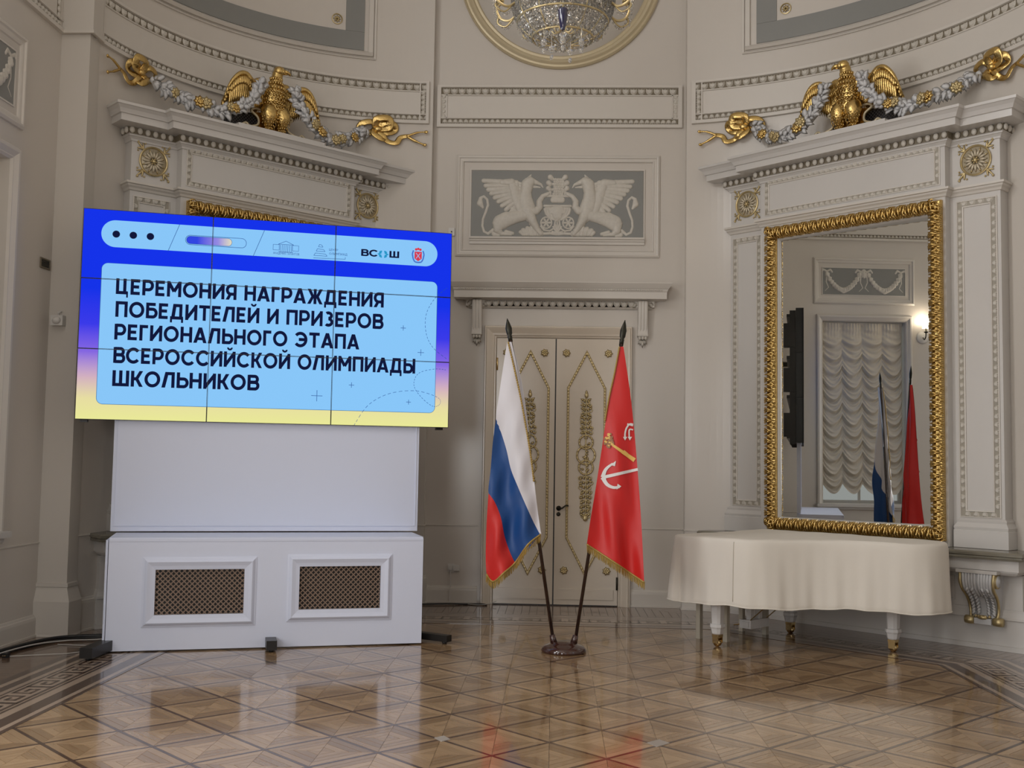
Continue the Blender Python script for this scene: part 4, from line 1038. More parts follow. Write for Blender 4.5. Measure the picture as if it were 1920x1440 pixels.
for s in (-1, 1):
    cx, cy = 925+s*117, 722
    for k in range(14):
        a, a2 = 2*PI*k/14, 2*PI*(k+1)/14; U.append((cx+58*math.cos(a), cy+60*math.sin(a), 9, cx+58*math.cos(a2), cy+60*math.sin(a2), 9, .8))
    for k in range(6):
        a = 2*PI*k/6; U.append((cx+8*math.cos(a), cy+8*math.sin(a), 9, cx+38*math.cos(a), cy+38*math.sin(a), 13, .8))
    U += pathst([(925+s*20, 700, 10), (925+s*35, 780, 10), (925+s*80, 810, 11), (925+s*140, 800, 11), (925+s*175, 760, 10)], .9)
    U += pathst([(925+s*10, 840, 18), (925+s*70, 835, 16), (925+s*150, 838, 15)], .7)
for k in range(7): 
    a = PI*(k/6); U.append((925, 830, 12, 925+52*math.cos(a), 815-100*math.sin(a), 10, .9))
o = heightfield('urn', [cv(g_) for g_ in U], -.22, .22, 4.10, 4.85, .0022, .045, rel, 'orn'); o.location = (0, -.003, 0)
# ================================================================== VIDEO WALL
vw = thing('video_wall', 'large nine panel video screen showing a blue Russian language award ceremony title slide', 'screen', FV.o, FV.rz)
c_ = [FV.p(155, 387), FV.p(847, 440), FV.p(841, 801), FV.p(142, 787)]
sx0 = (c_[0][0]+c_[3][0])/2; sx1 = (c_[1][0]+c_[2][0])/2; sz1 = (c_[0][1]+c_[1][1])/2; sz0 = (c_[2][1]+c_[3][1])/2
gm = bpy.data.materials.new('slide_gradient'); gm.use_nodes = True; nt = gm.node_tree; nt.nodes.remove(nt.nodes['Principled BSDF'])
em = nt.nodes.new('ShaderNodeEmission'); cr = nt.nodes.new('ShaderNodeValToRGB'); tc = nt.nodes.new('ShaderNodeTexCoord'); sp_ = nt.nodes.new('ShaderNodeSeparateXYZ'); mr = nt.nodes.new('ShaderNodeMapRange')
mr.inputs[1].default_value = sz0; mr.inputs[2].default_value = sz1
nt.links.new(tc.outputs['Object'], sp_.inputs[0]); nt.links.new(sp_.outputs[2], mr.inputs[0]); nt.links.new(mr.outputs[0], cr.inputs[0]); nt.links.new(cr.outputs[0], em.inputs[0]); nt.links.new(em.outputs[0], nt.nodes['Material Output'].inputs[0])
el = cr.color_ramp.elements; el[0].position = 0; el[0].color = srgb(238, 238, 155); el[1].position = .62; el[1].color = srgb(22, 52, 238)
for p_, c3 in ((.10, (236, 226, 165)), (.20, (215, 180, 195)), (.32, (135, 105, 230)), (.45, (60, 60, 238))):
    e_ = el.new(p_); e_.color = srgb(*c3)
em.inputs[1].default_value = .95
E_card = emis('slide_card', srgb(138, 200, 250), .98); E_ink = emis('slide_ink', srgb(18, 24, 58), 1); E_line = emis('slide_line', srgb(60, 110, 160), 1)
E_teal = emis('slide_teal', srgb(40, 150, 200), 1); E_red = emis('slide_red', srgb(215, 60, 80), 1); E_blue2 = emis('slide_crest_blue', srgb(70, 110, 200), 1); E_out = emis('slide_outline', srgb(40, 80, 150), 1)
W3, H3 = (sx1-sx0)/3, (sz1-sz0)/3; K_ = VS
for i in range(3):
    for j in range(3):
        x0, x1, z0, z1 = sx0+W3*i, sx0+W3*(i+1), sz0+H3*j, sz0+H3*(j+1)
        b = MB(); b.box(x0+.001, x1-.001, .004, .10, z0+.001, z1-.001); pn = b.build('display_panel', 'black', vw)
        b = MB(); e = .0035; b.add([(x0+e, 0, z0+e), (x1-e, 0, z0+e), (x1-e, 0, z1-e), (x0+e, 0, z1-e)], [(0, 1, 2, 3)]); b.build('screen', gm, pn)
        b = MB(); b.sweep([(x0+.001, z0+.001), (x1-.001, z0+.001), (x1-.001, z1-.001), (x0+.001, z1-.001)], [(0, -.02), (0, .004), (-.0034, .004), (-.0034, -.001)], True, 'XZ'); b.build('bezel', 'black', pn)
def S(u, v): return FV.p(u, v)
def flat(pts, y, m, name, par=None):
    b = MB(); b.add([(p[0], y, p[1]) for p in pts], [tuple(range(len(pts)))]); return b.build(name, m, par or vw)
def rrect(x0, x1, z0, z1, r, n=8):
    pts = []
    for (cx, cz, a0) in ((x1-r, z0+r, -PI/2), (x1-r, z1-r, 0), (x0+r, z1-r, PI/2), (x0+r, z0+r, PI)):
        for k in range(n+1): a = a0+PI/2*k/n; pts.append((cx+r*math.cos(a), cz+r*math.sin(a)))
    return pts
# header pill and card, read off the screen plane
pl, pr_ = S(190, 438)[0], S(820, 482)[0]; pzt = (S(400, 423)[1]+S(640, 444)[1])/2; pzb = (S(400, 471)[1]+S(700, 497)[1])/2
flat(rrect(pl, pr_, pzb, pzt, (pzt-pzb)/2-.001, 12), -.0006, E_card, 'header_bar')
cl_, cr_ = (S(188, 600)[0]+S(182, 700)[0])/2, (S(818, 620)[0]+S(816, 700)[0])/2; czt = (S(300, 498)[1]+S(700, 523)[1])/2; czb = (S(300, 760)[1]+S(700, 771)[1])/2
flat(rrect(cl_-.004, cr_+.004, czb-.004, czt+.002, .055), -.0004, E_line, 'card_outline'); flat(rrect(cl_, cr_, czb, czt, .05), -.0006, E_card, 'title_card')
def line(pts, w_, m, name, y=-.0012):
    b = MB()
    for i in range(len(pts)-1):
        p, q = pts[i], pts[i+1]; dx, dz = q[0]-p[0], q[1]-p[1]; l = math.hypot(dx, dz) or 1; nx, nz = -dz/l*w_/2, dx/l*w_/2
        b.add([(p[0]-nx, y, p[1]-nz), (q[0]-nx, y, q[1]-nz), (q[0]+nx, y, q[1]+nz), (p[0]+nx, y, p[1]+nz)], [(0, 1, 2, 3)])
    return b.build(name, m, vw)
zc = (pzt+pzb)/2; hh = (pzt-pzb)/2
for u in (218, 250, 282):
    p = S(u, 439+(u-218)*.07); flat([(p[0]+.031*math.cos(2*PI*k/20), p[1]+.031*math.sin(2*PI*k/20)) for k in range(20)], -.0012, E_ink, 'dot')
line([S(337, 421), S(315, 471)], .004, E_out, 'divider'); line([S(496, 432), S(474, 482)], .004, E_out, 'divider')
a, b_ = S(348, 450), S(462, 456); cz2 = (a[1]+b_[1])/2
o1 = rrect(a[0], b_[0], cz2-.042, cz2+.042, .041); line(o1+[o1[0]], .004, E_out, 'progress_outline')
g2 = bpy.data.materials.new('progress_gradient'); g2.use_nodes = True; n2 = g2.node_tree; n2.nodes.remove(n2.nodes['Principled BSDF']); e2 = n2.nodes.new('ShaderNodeEmission'); r2 = n2.nodes.new('ShaderNodeValToRGB'); t2 = n2.nodes.new('ShaderNodeTexCoord'); s3 = n2.nodes.new('ShaderNodeSeparateXYZ'); m2 = n2.nodes.new('ShaderNodeMapRange')
m2.inputs[1].default_value = a[0]; m2.inputs[2].default_value = a[0]+(b_[0]-a[0])*.76
n2.links.new(t2.outputs['Object'], s3.inputs[0]); n2.links.new(s3.outputs[0], m2.inputs[0]); n2.links.new(m2.outputs[0], r2.inputs[0]); n2.links.new(r2.outputs[0], e2.inputs[0]); n2.links.new(e2.outputs[0], n2.nodes['Material Output'].inputs[0])
r2.color_ramp.elements[0].color = srgb(50, 70, 225); r2.color_ramp.elements[0].position = .25; r2.color_ramp.elements[1].color = srgb(225, 220, 190); q_ = r2.color_ramp.elements.new(.7); q_.color = srgb(150, 140, 225)
o1 = rrect(a[0]+.008, a[0]+(b_[0]-a[0])*.76, cz2-.034, cz2+.034, .033); flat(o1, -.0012, g2, 'progress_bar'); line(o1+[o1[0]], .003, E_out, 'progress_outline', -.0016)
def glyph(ch, w):
    # heavy geometric capitals built from straight and curved strokes; returns (quads, advance width); cap height 1
    q = []; h = w/2
    def ln(x0, z0, x1, z1, ww=None):
        ww = (ww or w)/2; dx, dz = x1-x0, z1-z0; l = math.hypot(dx, dz); nx, nz = -dz/l*ww, dx/l*ww
        q.append([(x0-nx, z0-nz), (x1-nx, z1-nz), (x1+nx, z1+nz), (x0+nx, z0+nz)])
    def V(x, z0=0, z1=1): q.append([(x-h, z0), (x+h, z0), (x+h, z1), (x-h, z1)])
    def Hh(x0, x1, z, ww=None): ww = (ww or w*.9)/2; q.append([(x0, z-ww), (x1, z-ww), (x1, z+ww), (x0, z+ww)])
    def arc(cx, cz, rx, rz, a0, a1, n=14, ww=None):
        ww = (ww or w)/2
        for k in range(n):
            t, u = a0+(a1-a0)*k/n, a0+(a1-a0)*(k+1)/n
            f = lambda a_, s: (cx+(rx+s*ww)*math.cos(a_), cz+(rz+s*ww*.92)*math.sin(a_))
            q.append([f(t, -1), f(u, -1), f(u, 1), f(t, 1)])
    def par(x0, z0, x1, z1, e=None):   # slanted bar with horizontal ends
        e = e or w*.56; q.append([(x0-e, z0), (x0+e, z0), (x1+e, z1), (x1-e, z1)])
    def bowl(x, zc, rz, xr, sgn=1):
        Hh(min(x, x+sgn*(xr-rz)), max(x, x+sgn*(xr-rz)), zc+rz); Hh(min(x, x+sgn*(xr-rz)), max(x, x+sgn*(xr-rz)), zc-rz)
        arc(x+sgn*(xr-rz), zc, rz, rz, -PI/2, PI/2, 10) if sgn > 0 else arc(x-(xr-rz), zc, rz, rz, PI/2, 3*PI/2, 10)
    k = h*.9
    if ch == ' ': return q, .34
    if ch == 'Ц': V(h); V(.62); Hh(0, .84, k); q.append([(.74, -.20), (.86, -.20), (.86, .16), (.74, .16)]); return q, .90
    if ch == 'Е': V(h); Hh(0, .66, k); Hh(0, .60, .51); Hh(0, .66, 1-k); return q, .70
    if ch == 'Р': V(h); bowl(h, .64, .27, .60); return q, .80
    if ch == 'М': V(h); V(.92); par(.42+h, .28, h, 1, w*.5) if False else None; ln(h, 1-h*.5, .51, .34); ln(.92, 1-h*.5, .51, .34); return q, 1.02
    if ch == 'О': arc(.53, .5, .43, .41, 0, 2*PI, 28); return q, 1.06
    if ch == 'С': arc(.53, .5, .43, .41, .22*PI, 1.78*PI, 24); return q, .96
    if ch == 'Э': arc(.40, .5, .43, .41, -.78*PI, .78*PI, 24); Hh(.28, .80, .5); return q, .94
    if ch == 'Н': V(h); V(.74); Hh(0, .8, .5); return q, .84
    if ch in 'ИЙ':
        V(h); V(.76); ln(h, h*.9, .76, 1-h*.9)
        if ch == 'Й': arc(.43, 1.26, .15, .13, PI, 2*PI, 10, w*.6)
        return q, .86
    if ch == 'Я': V(.66); bowl(.66, .64, .27, .58, -1); par(.10, 0, .34, .42); return q, .76
    if ch == 'А': par(.10, 0, .46, 1); par(.82, 0, .46, 1); Hh(.22, .70, .27, w*.8); return q, .92
    if ch == 'Г': V(h); Hh(0, .60, 1-k); return q, .62
    if ch == 'Ж': V(.58); par(.11, 0, .42, .52); par(1.05, 0, .74, .52); par(.42, .48, .12, 1); par(.74, .48, 1.04, 1); Hh(.36, .80, .5); return q, 1.16
    if ch == 'Д': Hh(0, .94, k); V(.76, 0, 1); Hh(.30, .84, 1-k); par(.20, .1, .33, 1); q.append([(0, -.20), (.15, -.20), (.15, .1), (0, .1)]); q.append([(.80, -.20), (.95, -.20), (.95, .1), (.80, .1)]); return q, .96
    if ch == 'П': V(h); V(.74); Hh(0, .8, 1-k); return q, .84
    if ch == 'Б': V(h); Hh(0, .68, 1-k); bowl(h, .34, .245, .62); return q, .78
    if ch == 'В': V(h); bowl(h, .30, .21, .64); bowl(h, .72, .19, .59); return q, .78
    if ch == 'Т': V(.40); Hh(0, .80, 1-k); return q, .80
    if ch == 'Л': V(.76); Hh(.28, .84, 1-k); par(.10, 0, .34, 1) ; return q, .88
    if ch == 'З': arc(.32, .73, .24, .18, -.5*PI, .72*PI, 14); arc(.33, .30, .27, .21, -.75*PI, .5*PI, 14); return q, .72
    if ch == 'К': V(h); par(.70, 0, .36, .55); par(.36, .45, .69, 1); Hh(.1, .42, .5); return q, .80
    if ch == 'Ы': V(h); bowl(h, .34, .245, .58); V(.86); return q, .96
    if ch == 'Ь': V(h); bowl(h, .34, .245, .62); return q, .76
    if ch == 'Ш': V(h); V(.56); V(1.02); Hh(0, 1.1, k); return q, 1.12
    if ch == '{': arc(.36, .78, .16, .14, .5*PI, PI, 6); V(.20, .58, .80); V(.20, .20, .42); arc(.36, .22, .16, .14, PI, 1.5*PI, 6); par(.02, .5, .20, .62); par(.20, .38, .02, .5); return q, .40
    if ch == '}': arc(.04, .78, .16, .14, 0, .5*PI, 6); V(.20, .58, .80); V(.20, .20, .42); arc(.04, .22, .16, .14, -.5*PI, 0, 6); par(.38, .5, .20, .62); par(.20, .38, .38, .5); return q, .40
    return q, .5
def text(s_, pL, pR, capH, m, name='title_text', bold=.225, y=-.0014):
    Q = []; x = 0; sp = .13
    for ch in s_:
        g, adv = glyph(ch, bold); Q += [[(p[0]+x, p[1]) for p in f] for f in g]; x += adv+sp
    x -= sp; b = MB(); sx = (pR[0]-pL[0])/x; zb0, zb1 = pL[1], pR[1]
    zb = (zb0+zb1)/2
    for i_, f in enumerate(Q): b.add([(pL[0]+p[0]*sx, y-(i_ % 2)*.00003, zb+p[1]*capH) for p in f], [(0, 1, 2, 3)])
    return b.build(name, m, vw)
CH = .130*VS*.98
for s_, l, r in (('ЦЕРЕМОНИЯ НАГРАЖДЕНИЯ', (217, 551), (719, 577)), ('ПОБЕДИТЕЛЕЙ И ПРИЗЕРОВ', (216, 594), (717, 617)), ('РЕГИОНАЛЬНОГО ЭТАПА', (214, 637), (673, 655)),
                 ('ВСЕРОССИЙСКОЙ ОЛИМПИАДЫ', (212, 681), (778, 700)), ('ШКОЛЬНИКОВ', (210, 724), (484, 732))):
    text(s_, S(*l), S(*r), CH, E_ink)
text('ВС', S(677, 479), S(708, 482), .062, E_ink, 'logo_text', .24); text('{}', S(709, 482), S(727, 484), .062, E_teal, 'logo_text', .24); text('Ш', S(730, 483), S(748, 484), .062, E_ink, 'logo_text', .24)
# academy logo: portico
ax, az = S(536, 468); u_ = .0045
for (x0, x1, z0, z1) in ((-25, -13, -2, 9), (13, 25, -2, 9)):
    line([(ax+x0*u_, az+z0*u_), (ax+x1*u_, az+z0*u_), (ax+x1*u_, az+z1*u_), (ax+x0*u_, az+z1*u_), (ax+x0*u_, az+z0*u_)], .003, E_out, 'logo_portico')
for k in range(7): line([(ax+(-11+3.7*k)*u_, az-4*u_), (ax+(-11+3.7*k)*u_, az+9*u_)], .0035, E_out, 'logo_portico')
line([(ax-15*u_, az+10*u_), (ax, az+17*u_), (ax+15*u_, az+10*u_), (ax-15*u_, az+10*u_)], .0035, E_out, 'logo_portico'); line([(ax-14*u_, az-5*u_), (ax+14*u_, az-5*u_)], .004, E_out, 'logo_portico')
text('АКАДЕМИЯ ТАЛАНТОВ', S(512, 476), S(561, 479), .020, E_out, 'logo_text', .13)
bx, bz = S(601, 476)
for (w0, z0) in ((12, 4), (8, 13), (4, 22)):
    line([(bx-w0*u_*1.1, bz+(z0-8)*u_), (bx-(w0-1.5)*u_, bz+(z0-3)*u_), (bx+(w0-2)*u_, bz+(z0-4)*u_), (bx+w0*u_*1.1, bz+(z0-8)*u_), (bx-w0*u_*1.1, bz+(z0-8)*u_)], .0035, E_out, 'logo_pyramid')
line([(bx-14*u_, bz-9*u_), (bx+55*u_*.9, bz-8*u_), (bx+55*u_*.9, bz-4*u_)], .0035, E_out, 'logo_pyramid')
text('ЦЕНТР', S(617, 470), S(634, 471), .020, E_out, 'logo_text', .13); text('ОЛИМПИАД', S(617, 477), S(651, 480), .020, E_out, 'logo_text', .13)
# city crest
cx2, cz3 = S(784, 479)
flat([(cx2-.034, cz3+.035), (cx2-.034, cz3-.03), (cx2, cz3-.055), (cx2+.034, cz3-.03), (cx2+.034, cz3+.035)][::-1], -.0014, E_red, 'crest_shield')
line([(cx2-.02, cz3-.03), (cx2+.02, cz3+.022)], .005, E_card, 'crest_anchor', -.002); line([(cx2+.02, cz3-.03), (cx2-.02, cz3+.022)], .005, E_card, 'crest_anchor', -.002)
for s in (-1, 1):
    line([(cx2+s*.045, cz3+.045), (cx2+s*.055, cz3+.01), (cx2+s*.046, cz3-.035), (cx2+s*.03, cz3-.062), (cx2, cz3-.066)], .012, E_blue2, 'crest_ribbon', -.0012)
for k in (-1, 0, 1): flat([(cx2+k*.02+.012*math.cos(2*PI*i/10), cz3+.055+.006*(1-abs(k))+.012*math.sin(2*PI*i/10)) for i in range(10)], -.0014, E_red, 'crest_crown')
# plus marks, dashed arcs
for (u, v, r) in ((594, 742, .05), (659, 722, .024), (756, 615, .024), (789, 661, .03), (766, 754, .022)):
    p = S(u, v); line([(p[0]-r, p[1]), (p[0]+r, p[1])], .0045, E_out, 'plus_mark'); line([(p[0], p[1]-r), (p[0], p[1]+r)], .0045, E_out, 'plus_mark')
def dashes(pts):
    p = smooth_path([(a_, 0, c4) for a_, c4 in [S(*q) for q in pts]], 14); b = MB(); i = 0; w_ = .003
    for i in range(0, len(p)-2, 3):
        q, r = p[i], p[i+2]; d = (r-q); d.normalize(); n_ = Vector((-d.z, 0, d.x))*w_/2*1.3; r = q+(r-q)*.9
        b.add([(q.x-n_.x, -.0013, q.z-n_.z), (r.x-n_.x, -.0013, r.z-n_.z), (r.x+n_.x, -.0013, r.z+n_.z), (q.x+n_.x, -.0013, q.z+n_.z)], [(0, 1, 2, 3)])
    b.build('dashed_curve', E_out, vw)
dashes([(664, 797), (690, 760), (730, 738), (780, 733), (820, 745), (825, 757), (812, 762), (790, 745), (776, 722), (785, 700), (815, 692), (838, 694)])
dashes([(838, 540), (815, 560), (799, 590), (799, 625), (812, 652), (840, 675)])
# steel structure behind the panels
fr = MB()
for x in (sx0+.06, sx0+W3*.9, sx0+W3*2.1, sx1-.06): fr.box(x-.03, x+.03, .101, .18, sz0-.02, sz1-.03)
for z in (sz0+.08, sz0+.62, sz0+1.15, sz1-.1): fr.box(sx0+.03, sx1-.03, .18, .22, z-.02, z+.02)
fo = fr.build('mount_frame', 'darkm', vw)
for i in range(3):
    for j in range(3):
        b = MB(); x0, z0 = sx0+W3*i, sz0+H3*j; b.box(x0+.2, x0+W3-.2, .10, .16, z0+.1, z0+H3-.1); b.build('electronics_box', 'black', vw)
for j in range(3):
    b = MB(); z0 = sz0+H3*j; b.box(sx1-.16, sx1-.02, .101, .26, z0+.08, z0+.40); b.build('side_bracket', 'darkm', vw)
# ------------------------------------------------------------------ white stand under the screen
st = thing('screen_stand', 'white boxed stand with two brown lattice grilles under the video screen', 'stand', FV.o, FV.rz)
YU = .04; YL = 9.33-9.179*VS
q1, q2 = FV.p(215, 790, YU), FV.p(782, 1000, YU); ux0, ux1 = q1[0], q2[0]
b = MB(); b.box(ux0, ux1, YU, YU+.05, .93, sz0+.03); b.build('upper_board', 'panelw', st)
b = MB(); b.sweep([(ux0+.02, .975), (ux1-.02, .975), (ux1-.02, sz0+.3), (ux0+.02, sz0+.3)], [(0, -YU), (0, -YU+.007), (-.008, -YU+.007), (-.008, -YU)], True, 'XZ'); b.build('upper_board_edge', 'panelw', st)
lx0 = FV.p(201, 1100, YL)[0]; lx1 = FV.p(792, 1100, YL)[0]
O = []
for (a1, a2) in (((292, 1068), (456, 1150)), ((562, 1062), (712, 1140))):
    p, q = FV.p(*a1, YL), FV.p(*a2, YL); O.append((p[0], q[0], q[1], p[1]))
b = MB(); zs = .905
b.box(lx0, O[0][0], YL, YL+.02, .012, zs); b.box(O[0][1], O[1][0], YL, YL+.02, .012, zs); b.box(O[1][1], lx1, YL, YL+.02, .012, zs)
for o_ in O: b.box(o_[0], o_[1], YL, YL+.02, .012, o_[2]); b.box(o_[0], o_[1], YL, YL+.02, o_[3], zs)
b.build('front_board', 'panelw', st)
b = MB(); b.box(lx0-.025, lx0-.007, YL+.02, YU+.05, .05, zs-.01); b.build('side_board', 'panelw', st); b = MB(); b.box(lx1-.019, lx1-.001, YL+.02, YU+.05, .05, zs); b.build('side_board', 'panelw', st)
b = MB(); b.box(lx0, lx1, YL-.004, YU+.05, zs-.02, zs); b.box(lx0+.002, lx1-.002, YL, YU+.05, zs, zs+.012); b.build('ledge', 'panelw', st)
for o_ in O:
    x0, x1, z0, z1 = o_
    b = MB(); b.sweep([(x0, z0), (x1, z0), (x1, z1), (x0, z1)], [(p_, h_-YL) for p_, h_ in ((.0, -.005), (.0, .015), (.03, .02), (.062, .032), (.072, .025), (.085, .010), (.10, .004), (.10, 0))], True, 'XZ'); fr_ = b.build('grille_frame', 'panelw', st)
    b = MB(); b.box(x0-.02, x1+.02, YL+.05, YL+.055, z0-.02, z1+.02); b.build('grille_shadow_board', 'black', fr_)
    l = MB(); pit = .042; yk = YL+.010
    for k in range(-60, 60):
        for sg in (1, -1):
            # line z = z0 + sg*(x - xs)
            xs = x0+k*pit*1.0 if sg > 0 else x0+k*pit
            if sg > 0: xa_, xb_ = max(x0, xs), min(x1, xs+(z1-z0))
            else: xa_, xb_ = max(x0, xs), min(x1, xs+(z1-z0))
            if xb_-xa_ < .005: continue
            if sg > 0: za_, zb_ = z0+(xa_-xs), z0+(xb_-xs)
            else: za_, zb_ = z1-(xa_-xs), z1-(xb_-xs)
            w_ = .0042*.7071
            yy = yk+(.001 if sg > 0 else 0)
            l.add([(xa_-w_, yy, za_+w_*sg), (xa_+w_, yy, za_-w_*sg), (xb_+w_, yy, zb_-w_*sg), (xb_-w_, yy, zb_+w_*sg)], [(0, 1, 2, 3)])
    # little lozenge studs on crossings give the quatrefoil look
    for i in range(int((x1-x0)/(pit/2))+1):
        for j in range(int((z1-z0)/(pit/2))+1):
            if (i+j) % 2 == 0:
                cx, cz = x0+i*pit/2, z0+j*pit/2; r = .0056; l.add([(cx-r, yk-.001, cz-r), (cx+r, yk-.001, cz-r), (cx+r, yk-.001, cz+r), (cx-r, yk-.001, cz+r)], [(0, 1, 2, 3)])
    l.build('grille_lattice', 'lattice', fr_, )
def foot(x0, y0_, x1, y1_, w_=.075, h=.07, z0=.02):
    d = Vector((x1-x0, y1_-y0_, 0)); L = d.length; ang = math.atan2(d.y, d.x)
    T = Matrix.Translation((x0, y0_, 0)) @ Matrix.Rotation(ang, 4, 'Z')
    b = MB(); b.box(0, L, -w_/2, w_/2, z0, z0+h, T); f_ = b.build('foot_beam', 'darkm', st)
    b = MB(); b.lathe([(.02, 0), (.022, z0)], T @ Vector((L-.05, 0, 0)), 12); b.build('levelling_pad', 'black', f_)
def gl(u, v):
    d = ray(u, v); q = CAM+d*(-CAM.z/d.z)-FV.o; return q.dot(FV.X), q.dot(FV.Y)
q = gl(509, 1224); foot(q[0]-.01, .35, q[0], q[1], .085, .075)
q = gl(160, 1240); foot(lx0+.12, YL+.35, q[0], q[1], .10, .08)
q = gl(842, 1208); foot(lx1-.30, YL+.55, q[0], q[1], .07, .055)
# ================================================================== FLAGS
YF = 9.2
FF = Frame((0, YF, 0), 0)
def P3(u, v, dy=0.0):
    x, z = FF.p(u, v, dy); return Vector((x, YF+dy, z))
fs_ = thing('flag_stand', 'round dark brown lacquered base holding two flag poles before the double door', 'flag stand', (P3(1057, 1222).x, YF+.03, 0))
b = MB(); b.lathe([(.185, 0), (.19, .012), (.185, .03), (.165, .05), (.13, .062), (.10, .075), (.09, .085), (0, .088)], (0, 0, 0), 36); b.build('base', 'stand', fs_)
b = MB()
for s in (-1, 1): b.tube([(s*.082, 0, .07), (s*.098, 0, .14)], [.03, .024], 12)
b.build('socket', 'stand', fs_)
def pole(nm, lab, foot_, tip, sp0):
    t = thing(nm, lab, 'flag', (0, 0, 0))
    b = MB(); b.tube([foot_, sp0], .0145, 12); b.build('pole', 'pole', t)
    d = (tip-sp0); L = d.length
    b = MB(); b.tube([sp0-d*.08, sp0+d*.18, sp0+d*.22, sp0+d*.30, sp0+d*.55, sp0+d*.8, tip], [.018, .020, .016, .024, .028, .015, .002], 10, flat=.55, up=(0, 1, 0)); b.build('spearhead', 'spear', t)
    return t
def interp(pts, t):
    P = smooth_path([(p[0], 0, p[1]) for p in pts], 10); L = [0]
    for i in range(1, len(P)): L.append(L[-1]+(P[i]-P[i-1]).length)
    x = t*L[-1]
    for i in range(1, len(P)):
        if L[i] >= x-1e-9:
            f = (x-L[i-1])/max(L[i]-L[i-1], 1e-9); q = P[i-1]+(P[i]-P[i-1])*f; return (q.x, q.z)
    return (P[-1].x, P[-1].z)
def ruled(name, A, B, m, par, dfun, nu=44, nv=16, back=False, off=0.0):
    mb = MB(); vs = []; fs = []
    pa = [interp(A, i/nu) for i in range(nu+1)]; pb_ = [interp(B, i/nu) for i in range(nu+1)]
    for i in range(nu+1):
        for j in range(nv+1):
            t = j/nv; u = pa[i][0]*(1-t)+pb_[i][0]*t; v = pa[i][1]*(1-t)+pb_[i][1]*t
            p = P3(u, v, dfun(u, v)+off); vs.append(p)
    for i in range(nu):
        for j in range(nv): a = i*(nv+1)+j; fs.append((a, a+1, a+nv+2, a+nv+1))
    mb.add(vs, fs, True); o = mb.build(name, m, par); fixnormals(o)
    return o
def fringe(A, par, dfun, L=.055, n=None, m='fringe'):
    mb = MB(); n = n or 90
    for i in range(n):
        u, v = interp(A, (i+.5)/n); p = P3(u, v, dfun(u, v)); l = L*random.uniform(.85, 1.1)
        dx = random.uniform(-.004, .004)
        mb.tube([p+Vector((0, 0, .012)), p+Vector((dx, -.002, -l*.6)), p+Vector((dx*1.5, 0, -l))], [.0035, .0035, .0022], 4)
    pts = [P3(*interp(A, i/30), dfun(*interp(A, i/30))-.003) for i in range(31)]
    mb.tube([p+Vector((0, 0, .006)) for p in pts], .0075, 6)
    return mb.build('fringe', m, par)
# Russian tricolour
tipL, topL = P3(951, 597, .0), P3(957, 638, .0); footL = P3(1038, 1206, .03); footL.y = YF+.03
rf = pole('russian_flag', 'white blue red tricolour flag with gold fringe hanging on the left pole', footL, tipL, topL)
def fold(u, v):
    h = max(0, min(1, (v-640)/430)); c = 982-(1000-v)*.055
    ph = (u-935)*.115-(v-640)*.012
    return -.02-.045*h*math.sin(ph)-.05*h+.012*math.sin((u+v*.35)*.16)*h
R_ = [(959, 641), (969, 690), (979, 745), (989, 810), (998, 870), (1006, 940), (1012, 985), (1015, 1002)]
LW = [(951, 641), (943, 690), (935, 745), (930, 785)]
WB = [(930, 785), (940, 812), (950, 845), (958, 880), (972, 915), (985, 945), (1000, 978), (1013, 1003)]
whiteB = LW+WB[1:]
ruled('white_stripe', R_, whiteB, 'white_f', rf, fold)
BR = [(916, 925), (928, 942), (939, 970), (946, 1005), (956, 1035), (966, 1056)]
LB = [(930, 785), (924, 830), (920, 880), (916, 925)]
ruled('blue_stripe', WB, LB+BR[1:], 'blue_f', rf, fold)
LRr = [(916, 925), (913, 970), (911, 1020), (911, 1060), (914, 1080), (925, 1092)]
ruled('red_stripe', BR, LRr, 'red_f', rf, fold)
bot = [(1014, 1003), (990, 1022), (966, 1056), (945, 1075), (925, 1092), (912, 1078)]
fringe(bot, rf, fold, .055)
# rope edging running down beside the pole, and the rear fold of the cloth
hoist = [(953, 643), (964, 690), (976, 745), (986, 800), (995, 855), (1001, 905)]
b = MB(); pts = [P3(*interp(hoist, i/60), fold(*interp(hoist, i/60))-.012) for i in range(61)]
for i in range(60): b.sphere(pts[i], (.009, .008, .013), 5, 4)
b.build('gold_braid', 'fringe', rf)
ruled('rear_white_fold', [(960, 641), (975, 700), (983, 745), (992, 810)], [(951, 641), (955, 700), (962, 745), (975, 810)], 'white_f', rf, lambda u, v: fold(u, v)+.05, 16, 6)
def backdepth(Lp, Rp, base, amp=.11):
    lv, lu = [p[1] for p in Lp], [p[0] for p in Lp]; rv, ru = [p[1] for p in Rp], [p[0] for p in Rp]
    def f(u, v):
        a, b = float(np.interp(v, lv, lu)), float(np.interp(v, rv, ru)); q = max(0, min(1, (u-a)/max(b-a, 1e-3))); h = max(0, min(1, (v-640)/250))
        return base(u, v)+.004+amp*(.25+.75*h)*math.sin(PI*q)*(1+.25*math.sin(u*.22))
    return f
backf = backdepth(LW+LB[1:]+LRr[1:], R_+[(966, 1056), (925, 1092)], fold)
ruled('rear_white_stripe', R_, whiteB, 'white_f', rf, backf, 40, 14)
ruled('rear_blue_stripe', WB, LB+BR[1:], 'blue_f', rf, backf, 40, 14)
ruled('rear_red_stripe', BR, LRr, 'red_f', rf, backf, 40, 14)
